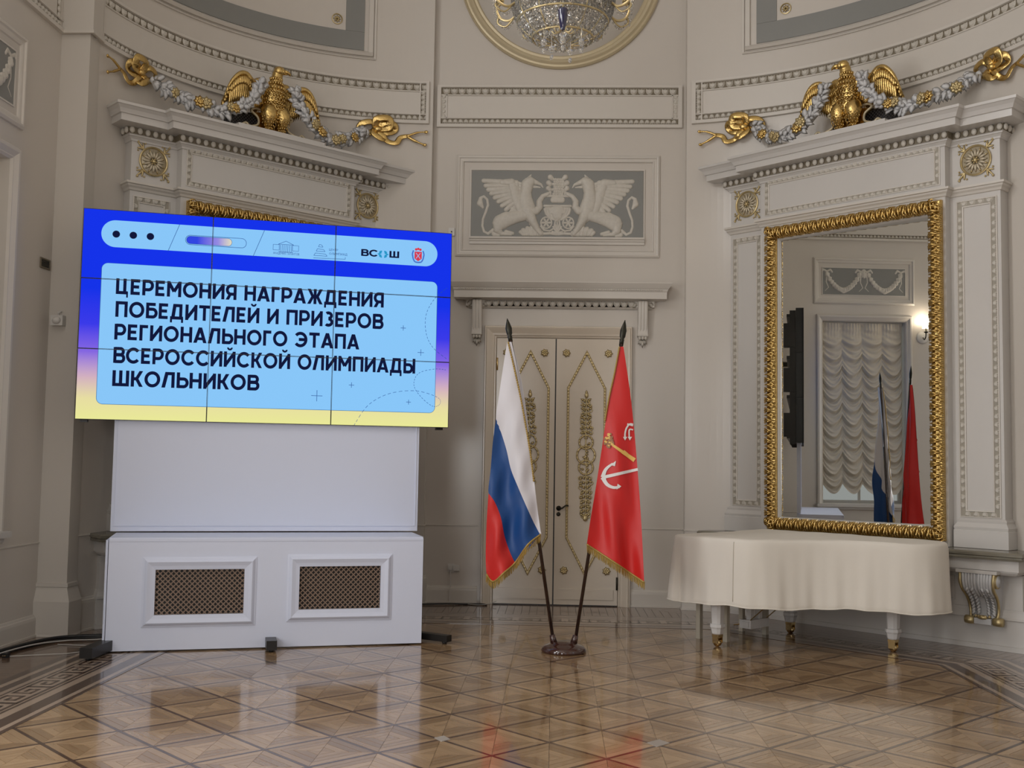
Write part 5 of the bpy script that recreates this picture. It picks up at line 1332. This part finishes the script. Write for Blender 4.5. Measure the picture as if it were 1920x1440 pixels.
# red city flag
tipR, topR = P3(1172, 600, .0), P3(1165, 645, .0); footR = P3(1078, 1206, .03); footR.y = YF+.03
cf = pole('city_flag', 'red flag with white anchors and gold fringe hanging on the right pole', footR, tipR, topR)
def foldr(u, v):
    h = max(0, min(1, (v-645)/430)); return -.02-.05*h-.035*h*math.sin((u-1150)*.10+(v-650)*.004)+.010*math.sin((u-v*.2)*.17)*h
LR = [(1163, 650), (1155, 690), (1144, 740), (1135, 795), (1127, 850), (1117, 915), (1107, 975), (1100, 1022)]
RR = [(1169, 650), (1175, 690), (1182, 740), (1188, 795), (1193, 850), (1198, 915), (1203, 990), (1208, 1093)]
ruled('red_cloth', RR, LR, 'red2_f', cf, foldr, 50, 26)
ruled('rear_red_cloth', RR, LR, 'red2_f', cf, backdepth(LR, RR, foldr), 50, 20)
fringe([(1100, 1022), (1125, 1038), (1160, 1061), (1185, 1078), (1209, 1094)], cf, foldr, .055)
hoist = [(1161, 652), (1152, 700), (1142, 745), (1134, 790)]
b = MB(); pts = [P3(*interp(hoist, i/50), foldr(*interp(hoist, i/50))-.01) for i in range(51)]
for i in range(50): b.sphere(pts[i], (.008, .008, .011), 5, 4)
b.build('gold_braid', 'fringe', cf)
# anchor emblem: strips following the cloth
def strip(pts, w0, w1, m, name, n=16, off=-.008, straight=False):
    mb = MB(); P = [interp(pts, i/n) for i in range(n+1)] if not straight else [(pts[0][0]+(pts[-1][0]-pts[0][0])*i/n, pts[0][1]+(pts[-1][1]-pts[0][1])*i/n) for i in range(n+1)]
    vs = []; fs = []
    for i, p in enumerate(P):
        q = P[min(i+1, n)]; o_ = P[max(i-1, 0)]; dx, dy = q[0]-o_[0], q[1]-o_[1]; l = math.hypot(dx, dy); w_ = (w0+(w1-w0)*i/n)/2
        for s in (-1, 1): u, v = p[0]-dy/l*w_*s, p[1]+dx/l*w_*s; vs.append(P3(u, v, foldr(u, v)+off))
    for i in range(n): fs.append((2*i, 2*i+1, 2*i+3, 2*i+2))
    mb.add(vs, fs); o = mb.build(name, m, cf); fixnormals(o); return o
def patch(pts, m, name, off=-.009):
    mb = MB(); mb.add([P3(u, v, foldr(u, v)+off) for u, v in pts], [tuple(range(len(pts)))]); return mb.build(name, m, cf)
strip([(1196, 880), (1131, 895)], 5, 6, 'emb_w', 'anchor_shank', straight=True)
strip([(1149, 869), (1136, 880), (1130, 895)], 3.5, 8, 'emb_w', 'anchor_arm'); strip([(1130, 895), (1138, 908), (1150, 914), (1162, 913)], 8, 4, 'emb_w', 'anchor_arm')
patch([(1126, 898), (1134, 889), (1137, 901)], 'emb_w', 'anchor_crown'); patch([(1144, 872), (1155, 864), (1153, 874)], 'emb_w', 'anchor_fluke'); patch([(1158, 907), (1165, 912), (1156, 918)], 'emb_w', 'anchor_fluke')
strip([(1187, 796), (1181, 795), (1175, 802), (1172, 812), (1172, 822)], 3, 3, 'emb_w', 'cat_anchor_arm'); strip([(1187, 806), (1180, 806), (1180, 822)], 2.5, 2.5, 'emb_w', 'cat_anchor_arm'); strip([(1176, 795), (1187, 798)], 3, 3, 'emb_w', 'cat_anchor_arm', straight=True)
for q in ((1172, 822), (1181, 822)): patch([(q[0]-4, q[1]-3), (q[0]+4, q[1]-3), (q[0], q[1]+4)], 'emb_w', 'cat_anchor_fluke')
strip([(1148, 834), (1172, 850), (1190, 863)], 4, 8, 'emb_y', 'sceptre_shaft', straight=True)
strip([(1168, 847), (1176, 853)], 8, 7, 'emb_y', 'sceptre_shaft', straight=True, off=-.0095)
for k in range(60):
    a = random.uniform(0, 2*PI); r = 12*math.sqrt(random.random()); q = (1142+r*math.cos(a)*.8, 826+r*math.sin(a)*1.1)
    patch([(q[0]+2.3*math.cos(t), q[1]+2.3*math.sin(t)) for t in (0, 1, 2, 3, 4, 5)], 'emb_b' if k % 3 else 'emb_y', 'sceptre_eagle', -.0085-.0001*k)

# ================================================================== PIANO
T0 = Vector((1.44, 9.68, 0)); EA = Vector((.693, .721, 0)); EB = Vector((.721, -.693, 0))
ang = math.atan2(EA.y, EA.x)   # local x = a (treble to bass), local -y = b (towards the tail)
pi_ = thing('grand_piano', 'grand piano hidden under an ivory canvas cover, white legs on brass castors', 'piano', T0, ang)
out = [(-.17, -.30), (-.14, -.36), (.1, -.37), (.6, -.37), (1.1, -.37), (1.31, -.36), (1.34, -.30), (1.34, .2), (1.34, .7), (1.33, 1.15), (1.27, 1.42), (1.10, 1.56), (.90, 1.56), (.72, 1.44), (.60, 1.22), (.48, .98), (.30, .76), (.08, .60), (-.10, .46), (-.17, .28), (-.18, .0)]
op = [(p.x, p.y) for p in smooth_path([(a, b, 0) for a, b in out], 8, closed=True)]
# resample
def resample(P, n):
    P = P+[P[0]]; L = [0]
    for i in range(1, len(P)): L.append(L[-1]+math.hypot(P[i][0]-P[i-1][0], P[i][1]-P[i-1][1]))
    o = []; j = 1
    for k in range(n):
        x = L[-1]*k/n
        while L[j] < x: j += 1
        f = (x-L[j-1])/(L[j]-L[j-1]); o.append((P[j-1][0]+(P[j][0]-P[j-1][0])*f, P[j-1][1]+(P[j][1]-P[j-1][1])*f))
    return o
NP = 280; op = resample(op, NP); cen = (.62, .42)
nrm = []
for i in range(NP):
    a, b = op[i-1], op[(i+1) % NP]; dx, dy = b[0]-a[0], b[1]-a[1]; l = math.hypot(dx, dy); n_ = (dy/l, -dx/l)
    if n_[0]*(op[i][0]-cen[0])+n_[1]*(op[i][1]-cen[1]) < 0 and False: n_ = (-n_[0], -n_[1])
    nrm.append(n_)
area_ = sum(op[i][0]*op[(i+1) % NP][1]-op[(i+1) % NP][0]*op[i][1] for i in range(NP))
if area_ < 0: nrm = [(-a, -b) for a, b in nrm]
mb = MB(); vs = []; fs = []
rings = [(-.30, .958), (-.15, .957), (-.05, .955), (-.02, .952), (-.006, .945), (0, .93), (.004, .90), (.006, .84), (.008, .78), (.010, .72), (.012, .66), (.014, .60), (.016, .54), (.018, .48), (.020, .42), (.020, .385), (.016, .380)]
for k, (e, z) in enumerate(rings):
    h = max(0, (.93-z)/.55)
    for i in range(NP):
        a, b = op[i]; n_ = nrm[i]
        if e < -.03:
            f = 1+e*1.1; a = cen[0]+(a-cen[0])*f; b = cen[1]+(b-cen[1])*f; ee = 0
        else: ee = e
        w_ = (.010*math.sin(i*.21+2*h)+.007*math.sin(i*.53+1.3)+.004*math.sin(i*1.1))*h
        flare = .07*h if (op[i][1] < -.3) else (.02*h)
        ee += w_+flare*.5
        zz = z+(.008*math.sin(i*.13)+.004*math.sin(i*.4))*(h if k > 3 else .3)
        vs.append((a+n_[0]*ee, -(b+n_[1]*ee), zz))
for k in range(len(rings)-1):
    for i in range(NP): a = k*NP+i; b = k*NP+(i+1) % NP; fs.append((a, b, b+NP, a+NP))
fs.append(tuple(range(NP)))
mb.add(vs, fs, True); cov = mb.build('canvas_cover', 'cloth', pi_); fixnormals(cov)
sm_ = MB()   # seam along the skirt
for (a_i) in (0,):
    i = min(range(NP), key=lambda k: (op[k][0]+.17)**2+(op[k][1]-.29)**2)
    sm_.tube([Vector(vs[k*NP+i])+Vector((nrm[i][0], -nrm[i][1], 0))*.001 for k in range(5, 15)], .003, 5)
sm_.build('cover_seam', 'bench', cov)
hm = MB(); hm.tube([Vector(vs[15*NP+i]) for i in range(NP)], .006, 5, closed=True); hm.build('cover_hem', 'cloth', cov)
cs = MB(); rim = [(a*.9+.06, b*.9+.05) for a, b in op[::8]]; n = len(rim)
cs.add([(a, -b, .52) for a, b in rim]+[(a, -b, .80) for a, b in rim], [tuple(range(n)), tuple(range(n, 2*n))[::-1]]+[(i, (i+1) % n, n+(i+1) % n, n+i) for i in range(n)]); o = cs.build('case', 'pwhite', pi_); fixnormals(o)
bm_ = MB(); bm_.box(.5, 1.15, -.72, -.05, .48, .52); bm_.build('bottom_beam', 'pwhite', pi_)
def leg(a, b):
    l = MB(); vs = []; z = [(.060, .56), (.055, .40), (.046, .20), (.058, .195), (.060, .17), (.052, .155), (.044, .115), (.035, .105)]
    fs = []
    for (h, zz) in z:
        for k in range(8):
            t = PI/8+2*PI*k/8; r = h*1.12; x = max(-h, min(h, r*math.cos(t)*1.3)); y = max(-h, min(h, r*math.sin(t)*1.3)); vs.append((a+x, -b+y, zz))
    for i in range(len(z)-1):
        for k in range(8): p = i*8+k; q = i*8+(k+1) % 8; fs.append((p, q, q+8, p+8))
    fs += [tuple(range(8)), tuple(range(56, 64))]
    l.add(vs, fs); lo = l.build('leg', 'pwhite', pi_); fixnormals(lo)
    c = MB(); c.box(a-.034, a+.034, -b-.034, -b+.034, .085, .104); c.box(a-.034, a-.027, -b-.03, -b+.03, .03, .09); c.box(a+.027, a+.034, -b-.03, -b+.03, .03, .09)
    c.lathe([(.030, -.022), (.034, -.012), (.034, .012), (.030, .022)], (a, -b, .034), 16, Matrix.Rotation(PI/2, 4, 'Y')); c.build('castor', 'brass', lo)
leg(0, 0); leg(1.17, 0); v_ = Vector((2.932, 9.612, 0))-T0; leg(v_.dot(EA), v_.dot(EB))
ly = MB(); ly.box(.42, .72, -.06, .06, .115, .19); ly.box(.40, .74, -.045, .045, .13, .175); ly.box(.47, .52, -.03, .02, .19, .52); ly.box(.60, .65, -.03, .02, .19, .52); ly.box(.50, .53, -.02, .02, .19, .52)
lo = ly.build('pedal_lyre', 'pwhite', pi_)
for k in range(3):
    p = MB(); p.tube([(.50+.07*k, .04, .135), (.50+.07*k, .12, .13), (.50+.07*k, .17, .12)], [.010, .014, .016], 8, flat=.4); p.build('pedal', 'brass', lo)
r_ = MB(); r_.tube([(.44, -.02, .17), (.46, -.42, .52)], .005, 6); r_.tube([(.70, -.02, .17), (.72, -.42, .52)], .005, 6); r_.build('brace_rod', 'brass', lo)
be = thing('piano_bench', 'cream piano bench pushed under the covered piano, only its square legs showing', 'bench', T0, ang)
b = MB(); b.box(.20, .93, .08, .385, .42, .48); b.build('seat', 'bench', be)
for (a, bb) in ((.225, .36), (.275, .10), (.90, .36), (.90, .10)):
    b = MB(); b.box(a-.022, a+.022, bb-.022, bb+.022, 0, .42); b.build('leg', 'bench', be)
# ================================================================== CHANDELIER
ch = thing('chandelier', 'crystal basket chandelier with blue glass core hanging from the ceiling', 'chandelier', (.015, 7.0, 0))
rnd = random.Random(11)
def crystal_mesh(L, W):
    mb = MB(); mb.add([(0, 0, L*.5), (W/2, 0, .1*L), (0, W/2*.6, .1*L), (-W/2, 0, .1*L), (0, -W/2*.6, .1*L), (W*.38, 0, -.25*L), (0, W*.25, -.25*L), (-W*.38, 0, -.25*L), (0, -W*.25, -.25*L), (0, 0, -.5*L)],
                      [(0, 1, 2), (0, 2, 3), (0, 3, 4), (0, 4, 1), (1, 5, 6, 2), (2, 6, 7, 3), (3, 7, 8, 4), (4, 8, 5, 1), (9, 6, 5), (9, 7, 6), (9, 8, 7), (9, 5, 8)])
    return mb.mesh('crystal', 'crystal')
def RB(t): return .05+.285*math.sqrt(max(0, 1-(1-min(1, t*1.02))**2))
C1 = crystal_mesh(.036, .030); C2 = crystal_mesh(.026, .024)
cn = 0
stuff = MB()
for k in range(21):                                  # bowl of crystals
    t = k/20; z = 4.33+.32*t; R = RB(t); n = max(5, int(2*PI*R/.027))
    for j in range(n):
        a = 2*PI*(j+.5*(k % 2))/n+rnd.uniform(-.03, .03); x, y = R*math.cos(a), R*math.sin(a)
        front = y < .0
        if front and cn < 292:
            link('crystal', C1 if (k+j) % 3 else C2, ch, loc=(x, y, z+rnd.uniform(-.006, .006)), rot=(rnd.uniform(-.3, .3), rnd.uniform(-.4, .4), a+PI/2)); cn += 1
        else:
            r = .014; c = Vector((x, y, z)); b_ = len(stuff.v)
            stuff.add([c+Vector((0, 0, r*1.6)), c+Vector((r, 0, 0)), c+Vector((0, r, 0)), c+Vector((-r, 0, 0)), c+Vector((0, -r, 0)), c-Vector((0, 0, r*1.6))], [(0, 1, 2), (0, 2, 3), (0, 3, 4), (0, 4, 1), (5, 2, 1), (5, 3, 2), (5, 4, 3), (5, 1, 4)])
def strand(x0, y0, z0, x1, y1, z1, sag, n=9):
    for i in range(n+1):
        t = i/n; c = Vector((x0+(x1-x0)*t, y0+(y1-y0)*t, z0+(z1-z0)*t-sag*4*t*(1-t))); r = .008
        stuff.add([c+Vector((0, 0, r*1.6)), c+Vector((r, 0, 0)), c+Vector((0, r, 0)), c+Vector((-r, 0, 0)), c+Vector((0, -r, 0)), c-Vector((0, 0, r*1.6))], [(0, 1, 2), (0, 2, 3), (0, 3, 4), (0, 4, 1), (5, 2, 1), (5, 3, 2), (5, 4, 3), (5, 1, 4)])
arms = MB(); lights = []
for k in range(10):
    a = 2*PI*(k+.5)/10; c, s = math.cos(a), math.sin(a); pth = smooth_path([(.30*c, .30*s, 4.60), (.37*c, .37*s, 4.54), (.44*c, .44*s, 4.56), (.47*c, .47*s, 4.63), (.43*c, .43*s, 4.67)], 5)
    am = MB(); am.tube(pth, .009, 8); am.lathe([(.012, 4.66), (.04, 4.675), (.042, 4.685), (.012, 4.69), (.012, 4.74)], (.46*c, .46*s, 0), 12); am.tube(smooth_path([(.34*c, .34*s, 4.56), (.40*c, .40*s, 4.50), (.46*c, .46*s, 4.53), (.45*c, .45*s, 4.58)], 4), .006, 6)
    ao = am.build('candle_arm', 'gold2', ch)
    bl = MB(); bl.lathe([(.004, 4.74), (.016, 4.76), (.014, 4.785), (0, 4.82)], (.46*c, .46*s, 0), 8); bl.build('candle_bulb', 'bulb', ao)
    for q in range(5):
        b2 = a+(q-2)*.05; strand(.47*math.cos(b2), .47*math.sin(b2), 4.68, .47*math.cos(b2), .47*math.sin(b2), 4.52+.03*abs(q-2), 0, 6)
    strand(.34*c, .34*s, 4.55, .47*math.cos(a), .47*math.sin(a), 4.60, .09, 9)
    a2 = a+2*PI/10; strand(.33*c, .33*s, 4.62, .33*math.cos(a2), .33*math.sin(a2), 4.62, .06, 9)
rg = MB()
for (R, z) in ((.34, 4.65), (.335, 4.62), (RB(.5), 4.48), (RB(.15), 4.37)): rg.tube([(R*math.cos(2*PI*i/48), R*math.sin(2*PI*i/48), z) for i in range(48)], .007, 6, closed=True)
for k in range(12):
    a = 2*PI*k/12; rg.tube([(RB(t)*math.cos(a), RB(t)*math.sin(a), 4.325+.32*t) for t in [i/8 for i in range(9)]], .004, 5)
rg.build('bowl_frame', 'gold2', ch)
co = MB(); co.lathe([(.012, 4.285), (.018, 4.29), (.020, 4.31), (.034, 4.42), (.030, 4.43), (.01, 4.435)], (0, -.33, 0), 12); co.build('blue_glass_drop', 'cobalt', ch)
co = MB(); co.lathe([(.03, 4.52), (.045, 4.56), (.05, 4.75), (.03, 4.95), (.05, 5.2), (.02, 5.4)], (0, -.30, 0), 16); co.build('blue_glass_core', 'cobalt', ch)
co = MB(); co.lathe([(.012, 4.40), (.015, 4.5), (.03, 5.0), (.05, 5.3), (.02, 5.6), (.01, 8.9)], (0, 0, 0), 12); co.lathe([(.10, 8.95), (.12, 8.99)], (0, 0, 0), 16); co.build('stem', 'gold2', ch)
for (x, y, z, L) in ((0, -.33, 4.215, .06), (-.12, -.2, 4.245, .05), (.12, -.2, 4.245, .05), (-.07, -.15, 4.22, .05), (.05, -.1, 4.22, .04)):
    b = MB(); b.sphere((x, y, z+.02), (.019, .019, L/2), 8, 6); b.sphere((x, y, z-.035), (.012, .012, .018), 8, 5); b.tube([(x, y, z+.02), (x, y, 4.36)], .003, 4); b.build('drop_pendant', 'crystal', ch)
for k in range(6):
    a = PI+PI*k/5; b = MB(); pt = smooth_path([(.02*math.cos(a), -.33+.02*math.sin(a), 4.282), (.05*math.cos(a), -.33+.05*math.sin(a), 4.27), (.07*math.cos(a), -.33+.07*math.sin(a), 4.288)], 4); b.tube(pt, .004, 5); b.build('scroll_hook', 'gold2', ch)
for k in range(16):
    t = k/15; z = 4.35+.30*t; R = RB(t)*.93; n = max(5, int(2*PI*R/.03))
    for j in range(n):
        a = 2*PI*(j+.5*(k % 2))/n; c = Vector((R*math.cos(a), R*math.sin(a), z)); r = .013
        stuff.add([c+Vector((0, 0, r*1.6)), c+Vector((r, 0, 0)), c+Vector((0, r, 0)), c+Vector((-r, 0, 0)), c+Vector((0, -r, 0)), c-Vector((0, 0, r*1.6))], [(0, 1, 2), (0, 2, 3), (0, 3, 4), (0, 4, 1), (5, 2, 1), (5, 3, 2), (5, 4, 3), (5, 1, 4)])
stuff.build('crystal_strands', 'crystal', ch, kind='stuff')
# ================================================================== LEFT SIDE WALL FITTINGS
XW = -4.5
def window(num, ya, yb):
    # local frame: X = world y, -Y = into the room
    yc = (ya+yb)/2; hw = (yb-ya)/2
    b = MB(); b.sweep([(-hw, .95), (hw, .95), (hw, 4.0), (-hw, 4.0)], [(-.006, -.3), (-.006, .0), (.012, .02), (.02, .02), (.06, .045), (.085, .045), (.10, .03), (.10, 0)], True, 'XZ')
    w_ = struct('window_%d' % num, b, 'wall2', (XW, yc, 0), PI/2)
    b = MB(); b.box(-hw-.12, hw+.12, -.10, .30, .90, .95); b.box(-hw-.10, hw+.10, -.05, .0, .86, .90); b.build('sill', 'white', w_)
    b = MB(); b.sweep([(-hw, .95), (hw, .95), (hw, 4.0), (-hw, 4.0)], [(0, -.33), (0, -.27), (-.05, -.265), (-.06, -.33)], True, 'XZ'); b.box(-.02, .02, .27, .33, 1.0, 3.96); b.box(-hw+.05, hw-.05, .27, .33, 2.7, 2.74); b.build('sash', 'white', w_)
    b = MB(); b.add([(-hw+.05, .30, 1.0), (hw-.05, .30, 1.0), (hw-.05, .30, 3.96), (-hw+.05, .30, 3.96)], [(0, 1, 2, 3)]); b.build('pane', M['outside'] if num == 1 else M['glass'], w_)
    return w_, hw
g_ = bpy.data.materials.new('window_glass'); g_.use_nodes = True; nt = g_.node_tree; tr_ = nt.nodes.new('ShaderNodeBsdfTransparent'); gl_ = nt.nodes.new('ShaderNodeBsdfGlossy'); gl_.inputs[1].default_value = .02; mx = nt.nodes.new('ShaderNodeMixShader'); mx.inputs[0].default_value = .06
nt.nodes.remove(nt.nodes['Principled BSDF']); nt.links.new(tr_.outputs[0], mx.inputs[1]); nt.links.new(gl_.outputs[0], mx.inputs[2]); nt.links.new(mx.outputs[0], nt.nodes['Material Output'].inputs[0]); M['glass'] = g_
w1, hw1 = window(1, 7.20, 8.62)
window(2, 4.25, 5.55); window(3, 1.05, 2.35)
# festoon blind in the far window (seen in the mirror)
def festoon(yc, hw):
    t = thing('festoon_curtain', 'ivory ruched festoon blind in the left window, seen in the gold framed mirror', 'curtain', (XW, yc, 0), PI/2)
    ncol = 4; NX, NZ = 150, 420; zt, zb = 3.97, 1.28; gx = np.linspace(-hw+.03, hw-.03, NX); gz = np.linspace(0, 1, NZ)
    Xg, Zg = np.meshgrid(gx, gz); cu = ((Xg+hw-.03)/(2*hw-.06))*ncol; fc_ = cu-np.floor(cu); fc_ = np.clip(fc_, 0, 1)
    sag = 4*fc_*(1-fc_)
    zz = zt-(zt-zb)*Zg-.17*sag*np.clip(Zg*4, 0, 1)
    ph = 2*np.pi*(13*Zg)
    amp = .038*np.clip(sag, 0, 1)**.4*np.clip(Zg*8, 0, 1)
    Yd = .12-.035*sag-amp*(np.sin(ph-.9*np.sin(ph))+.35*np.sin(2.3*ph+cu*5))+.006*np.sin(Xg*120)*np.clip(1-Zg*10, 0, 1)
    Yd -= .05*np.clip((Zg-.94)*16, 0, 1)*sag
    vs = np.c_[Xg.ravel(), Yd.ravel(), zz.ravel()]; i = np.arange(NZ*NX).reshape(NZ, NX); F_ = np.c_[i[:-1, :-1].ravel(), i[1:, :-1].ravel(), i[1:, 1:].ravel(), i[:-1, 1:].ravel()]
    me = bpy.data.meshes.new('ruched_cloth'); me.from_pydata(vs.tolist(), [], F_.tolist()); me.materials.append(M['curtain']); me.polygons.foreach_set('use_smooth', [True]*len(me.polygons)); link('ruched_cloth', me, t)
    b = MB(); b.box(-hw+.02, hw-.02, .11, .14, 3.94, 3.99); b.build('heading_tape', 'curtain', t)
festoon(7.91, hw1)
def side_relief(yc, tag_):
    t = thing('swag_relief', 'framed grey relief with white garland swags over the left window'+tag_, 'relief', (XW, yc, 0), PI/2)
    b = MB(); b.sweep([(-.86, 4.28), (.86, 4.28), (.86, 5.06), (-.86, 5.06)], [(0, 0), (0, .02), (-.02, .035), (-.035, .035), (-.045, .02), (-.07, .018), (-.085, .012), (-.09, 0)], True, 'XZ'); b.build('outer_frame', 'mould', t)
    b = MB(); b.box(-.70, .70, -.006, 0, 4.44, 4.89); b.build('background', 'grey', t)
    b = MB(); b.sweep([(-.70, 4.44), (.70, 4.44), (.70, 4.89), (-.70, 4.89)], [(0, 0), (0, .012), (.012, .012), (.012, 0)], True, 'XZ'); b.build('inner_fillet', 'mould', t)
    st_ = []; rd = random.Random(4)
    for s in (-1, 1):
        for k in range(16):
            f = k/15; x = s*(.07+.56*f); z = 4.78-.26*math.sin(PI*f)**.8
            for j in (-1, 0, 1): st_.append((x, z+j*.016, .030, x+s*.03*(-1 if f > .5 else 1), z-.014+j*.026, .022, .7+.3*rd.random()))
        for (x0, dx) in ((.63*s, 0), (.05*s, 0)):
            st_ += [(x0, 4.83, .018, x0+.06, 4.86, .02, .7), (x0+.06, 4.86, .02, x0+.09, 4.82, .018, .7), (x0, 4.83, .018, x0-.06, 4.86, .02, .7), (x0-.06, 4.86, .02, x0-.09, 4.82, .018, .7), (x0, 4.80, .016, x0+.01*s, 4.65, .014, .6), (x0+.01*s, 4.65, .014, x0-.03*s, 4.56, .013, .6), (x0-.03*s, 4.56, .013, x0+.03*s, 4.50, .012, .6)]
    for k in range(9): a = 2*PI*k/8; st_.append((0, 4.78, .03, .04*math.cos(a), 4.78+.04*math.sin(a), .022, 1))
    heightfield('garland_swag', st_, -.70, .70, 4.45, 4.89, .004, .035, t, 'orn')
side_relief(7.91, ', nearest the corner')
# sconce beside the window
def sconce(y, z, lab):
    t = thing('wall_sconce', lab, 'lamp', (XW, y, z), PI/2)
    b = MB(); b.lathe([(.10, 0), (.105, .01), (.08, .022), (.03, .03), (0, .032)], (0, 0, -.12), 20, Matrix.Rotation(PI/2, 4, 'X')); b.build('backplate', 'plastic', t)
    b = MB(); b.tube(smooth_path([(0, -.03, -.12), (.0, -.08, -.16), (0, -.14, -.12), (0, -.15, -.05)], 5), .009, 8); b.lathe([(.012, -.06), (.035, -.045), (.035, -.035), (.014, -.03), (.013, .04)], (0, -.15, 0), 12); b.build('arm', 'spear', t)
    b = MB(); b.lathe([(.065, .02), (.05, .13), (.048, .13), (.063, .02)], (0, -.15, 0), 20); b.build('lamp_shade', 'shade', t)
    l = bpy.data.lights.new('sconce_light', 'POINT'); l.energy = 5; l.color = WARM; l.shadow_soft_size = .04; o = bpy.data.objects.new('sconce_light', l); col.objects.link(o); o.location = (XW+.15, y, z+.16)
sconce(6.92, 3.86, 'lit wall sconce with pale shade beside the left window, seen in the gold framed mirror')
# air vent, motion detector
v = thing('wall_vent', 'small dark square vent high on the left wall', 'vent', (XW, 9.29, 3.245), PI/2)
b = MB(); b.sweep([(-.09, -.045), (.09, -.045), (.09, .045), (-.09, .045)], [(0, 0), (0, .012), (-.012, .012), (-.016, 0)], True, 'XZ'); b.build('rim', 'patina', v)
b = MB(); b.box(-.08, .08, -.003, 0, -.04, .04)
for k in range(5): b.box(-.08, .08, -.010, -.003, -.034+.015*k, -.028+.015*k)
b.build('louvre', 'spear', v)
d = thing('motion_detector', 'small white motion detector low on the corner pilaster edge', 'detector', (-4.40, 9.40, 2.76), 0)
b = MB(); b.box(-.055, .055, -.05, .02, -.05, .04); b.sphere((0, -.05, -.005), (.04, .025, .035), 10, 6); b.build('housing', 'plastic', d)
b = MB(); b.tube([(0, 0, .04), (0, -.02, .065), (.02, .0, .075)], .008, 6); b.build('mount', 'plastic', d)
# ------------------------------------------------------------------ small things by the back wall
sk = thing('wall_socket', 'white wall socket with a hanging cord left of the double door', 'socket', (-1.135, 12.15, .385))
b = MB(); b.box(-.035, .035, -.012, 0, -.045, .045); b.build('plate', 'plastic', sk)
b = MB(); b.box(.03, .10, -.03, 0, -.03, .035); b.box(-.02, .02, -.035, -.012, -.02, .02); b.build('plug', 'plastic', sk)
b = MB(); b.tube(smooth_path([(0, -.03, -.02), (.004, -.045, -.15), (-.004, -.05, -.27), (.003, -.06, -.37)], 5), .004, 6); b.build('cord', 'plastic', sk)
sn = thing('wall_sensor', 'tiny white sensor box on the wall above the right end of the video screen', 'sensor', (-1.20, YB, 4.155))
b = MB(); b.box(-.035, .035, -.025, 0, -.045, .045); b.build('housing', 'plastic', sn)
b = MB(); b.lathe([(.008, 0), (.008, .004), (0, .005)], (0, -.025, 0), 10, Matrix.Rotation(PI/2, 4, 'X')); b.build('lens', 'black', sn)
def cable(name, lab, pts, r, m, n=8):
    b = MB(); p = smooth_path(pts, n); b.tube(p, [r]*len(p), 6); o = b.build(name, m); o['label'] = lab; o['category'] = 'cable'; return o
cable('floor_cable', 'thick black cable bundle lying along the foot of the left wall', [(-4.42, 7.2, .02), (-4.40, 8.0, .02), (-4.34, 8.7, .02), (-4.25, 9.15, .02), (-4.05, 9.34, .02), (-3.75, 9.42, .02), (-3.5, 9.40, .02)], .016, 'black')
cable('floor_cable', 'second black cable lying beside the thick bundle under the left pilaster', [(-4.38, 7.2, .012), (-4.34, 8.1, .012), (-4.27, 8.8, .012), (-4.12, 9.2, .012), (-3.85, 9.36, .012), (-3.5, 9.30, .012)], .010, 'black')
cable('floor_cable', 'pale cable running on top of the black bundle by the left wall', [(-4.36, 7.2, .03), (-4.31, 8.0, .03), (-4.24, 8.75, .03), (-4.08, 9.1, .02), (-3.8, 9.25, .02), (-3.55, 9.3, .10), (-3.45, 9.32, .22)], .006, 'cable')
cable('floor_cable', 'thin white cable curving across the floor to the small black plug', [(-4.21, 8.42, .008), (-4.0, 8.52, .008), (-3.8, 8.62, .008), (-3.7, 8.85, .008), (-3.62, 9.2, .008), (-3.5, 9.35, .03)], .004, 'cable')
cable('floor_cable', 'white cable loop hanging behind the left end of the screen stand', [(-3.5, 9.2, .02), (-3.75, 9.25, .03), (-3.78, 9.25, .15), (-3.62, 9.25, .28), (-3.45, 9.25, .33)], .004, 'cable')
cable('floor_cable', 'thin white cable lying straight behind the left foot of the screen stand', [(-4.1, 9.0, .006), (-3.8, 8.97, .006), (-3.5, 9.0, .006)], .004, 'cable')
cable('floor_cable', 'dark cable along the baseboard left of the double door', [(-2.0, 11.80, .008), (-1.6, 11.86, .008), (-1.2, 11.98, .012), (-.95, 12.02, .008), (-.8, 12.04, .008), (-.72, 12.0, .008)], .010, 'black')
cable('door_cable', 'pale cable looping by the left jamb of the double door', [(-1.0, 12.06, .01), (-.82, 11.96, .01), (-.72, 11.95, .02), (-.62, 12.05, .04)], .004, 'cable')
pg = thing('floor_plug', 'small black plug lying on the floor at the far left', 'plug', (-4.235, 8.41, 0))
b = MB(); b.box(-.022, .022, -.02, .02, 0, .035); b.build('body', 'black', pg)
b = MB(); b.tube([(-.008, -.02, .018), (-.008, -.035, .018)], .003, 5); b.tube([(.008, -.02, .018), (.008, -.035, .018)], .003, 5); b.build('pin', 'brass', pg)

for nm, lab, pts in (('tape_mark', 'small pale tape mark on the parquet right of centre, near the bottom', [(1213, 1393), (1236, 1387), (1256, 1394), (1232, 1401)]),
                     ('tape_mark', 'small pale tape mark on the parquet left of centre, near the bottom', [(814, 1384), (832, 1380), (845, 1387), (828, 1391)])):
    g3 = []
    for uu, vv in pts: d_ = ray(uu, vv); g3.append(CAM+d_*(-CAM.z/d_.z))
    b = MB(); b.add([(p.x, p.y, .0028) for p in g3]+[(p.x, p.y, .0) for p in g3], [(3, 2, 1, 0), (0, 1, 5, 4), (1, 2, 6, 5), (2, 3, 7, 6), (3, 0, 4, 7)])
    o = b.build(nm, 'tape'); o['label'] = lab; o['category'] = 'tape'
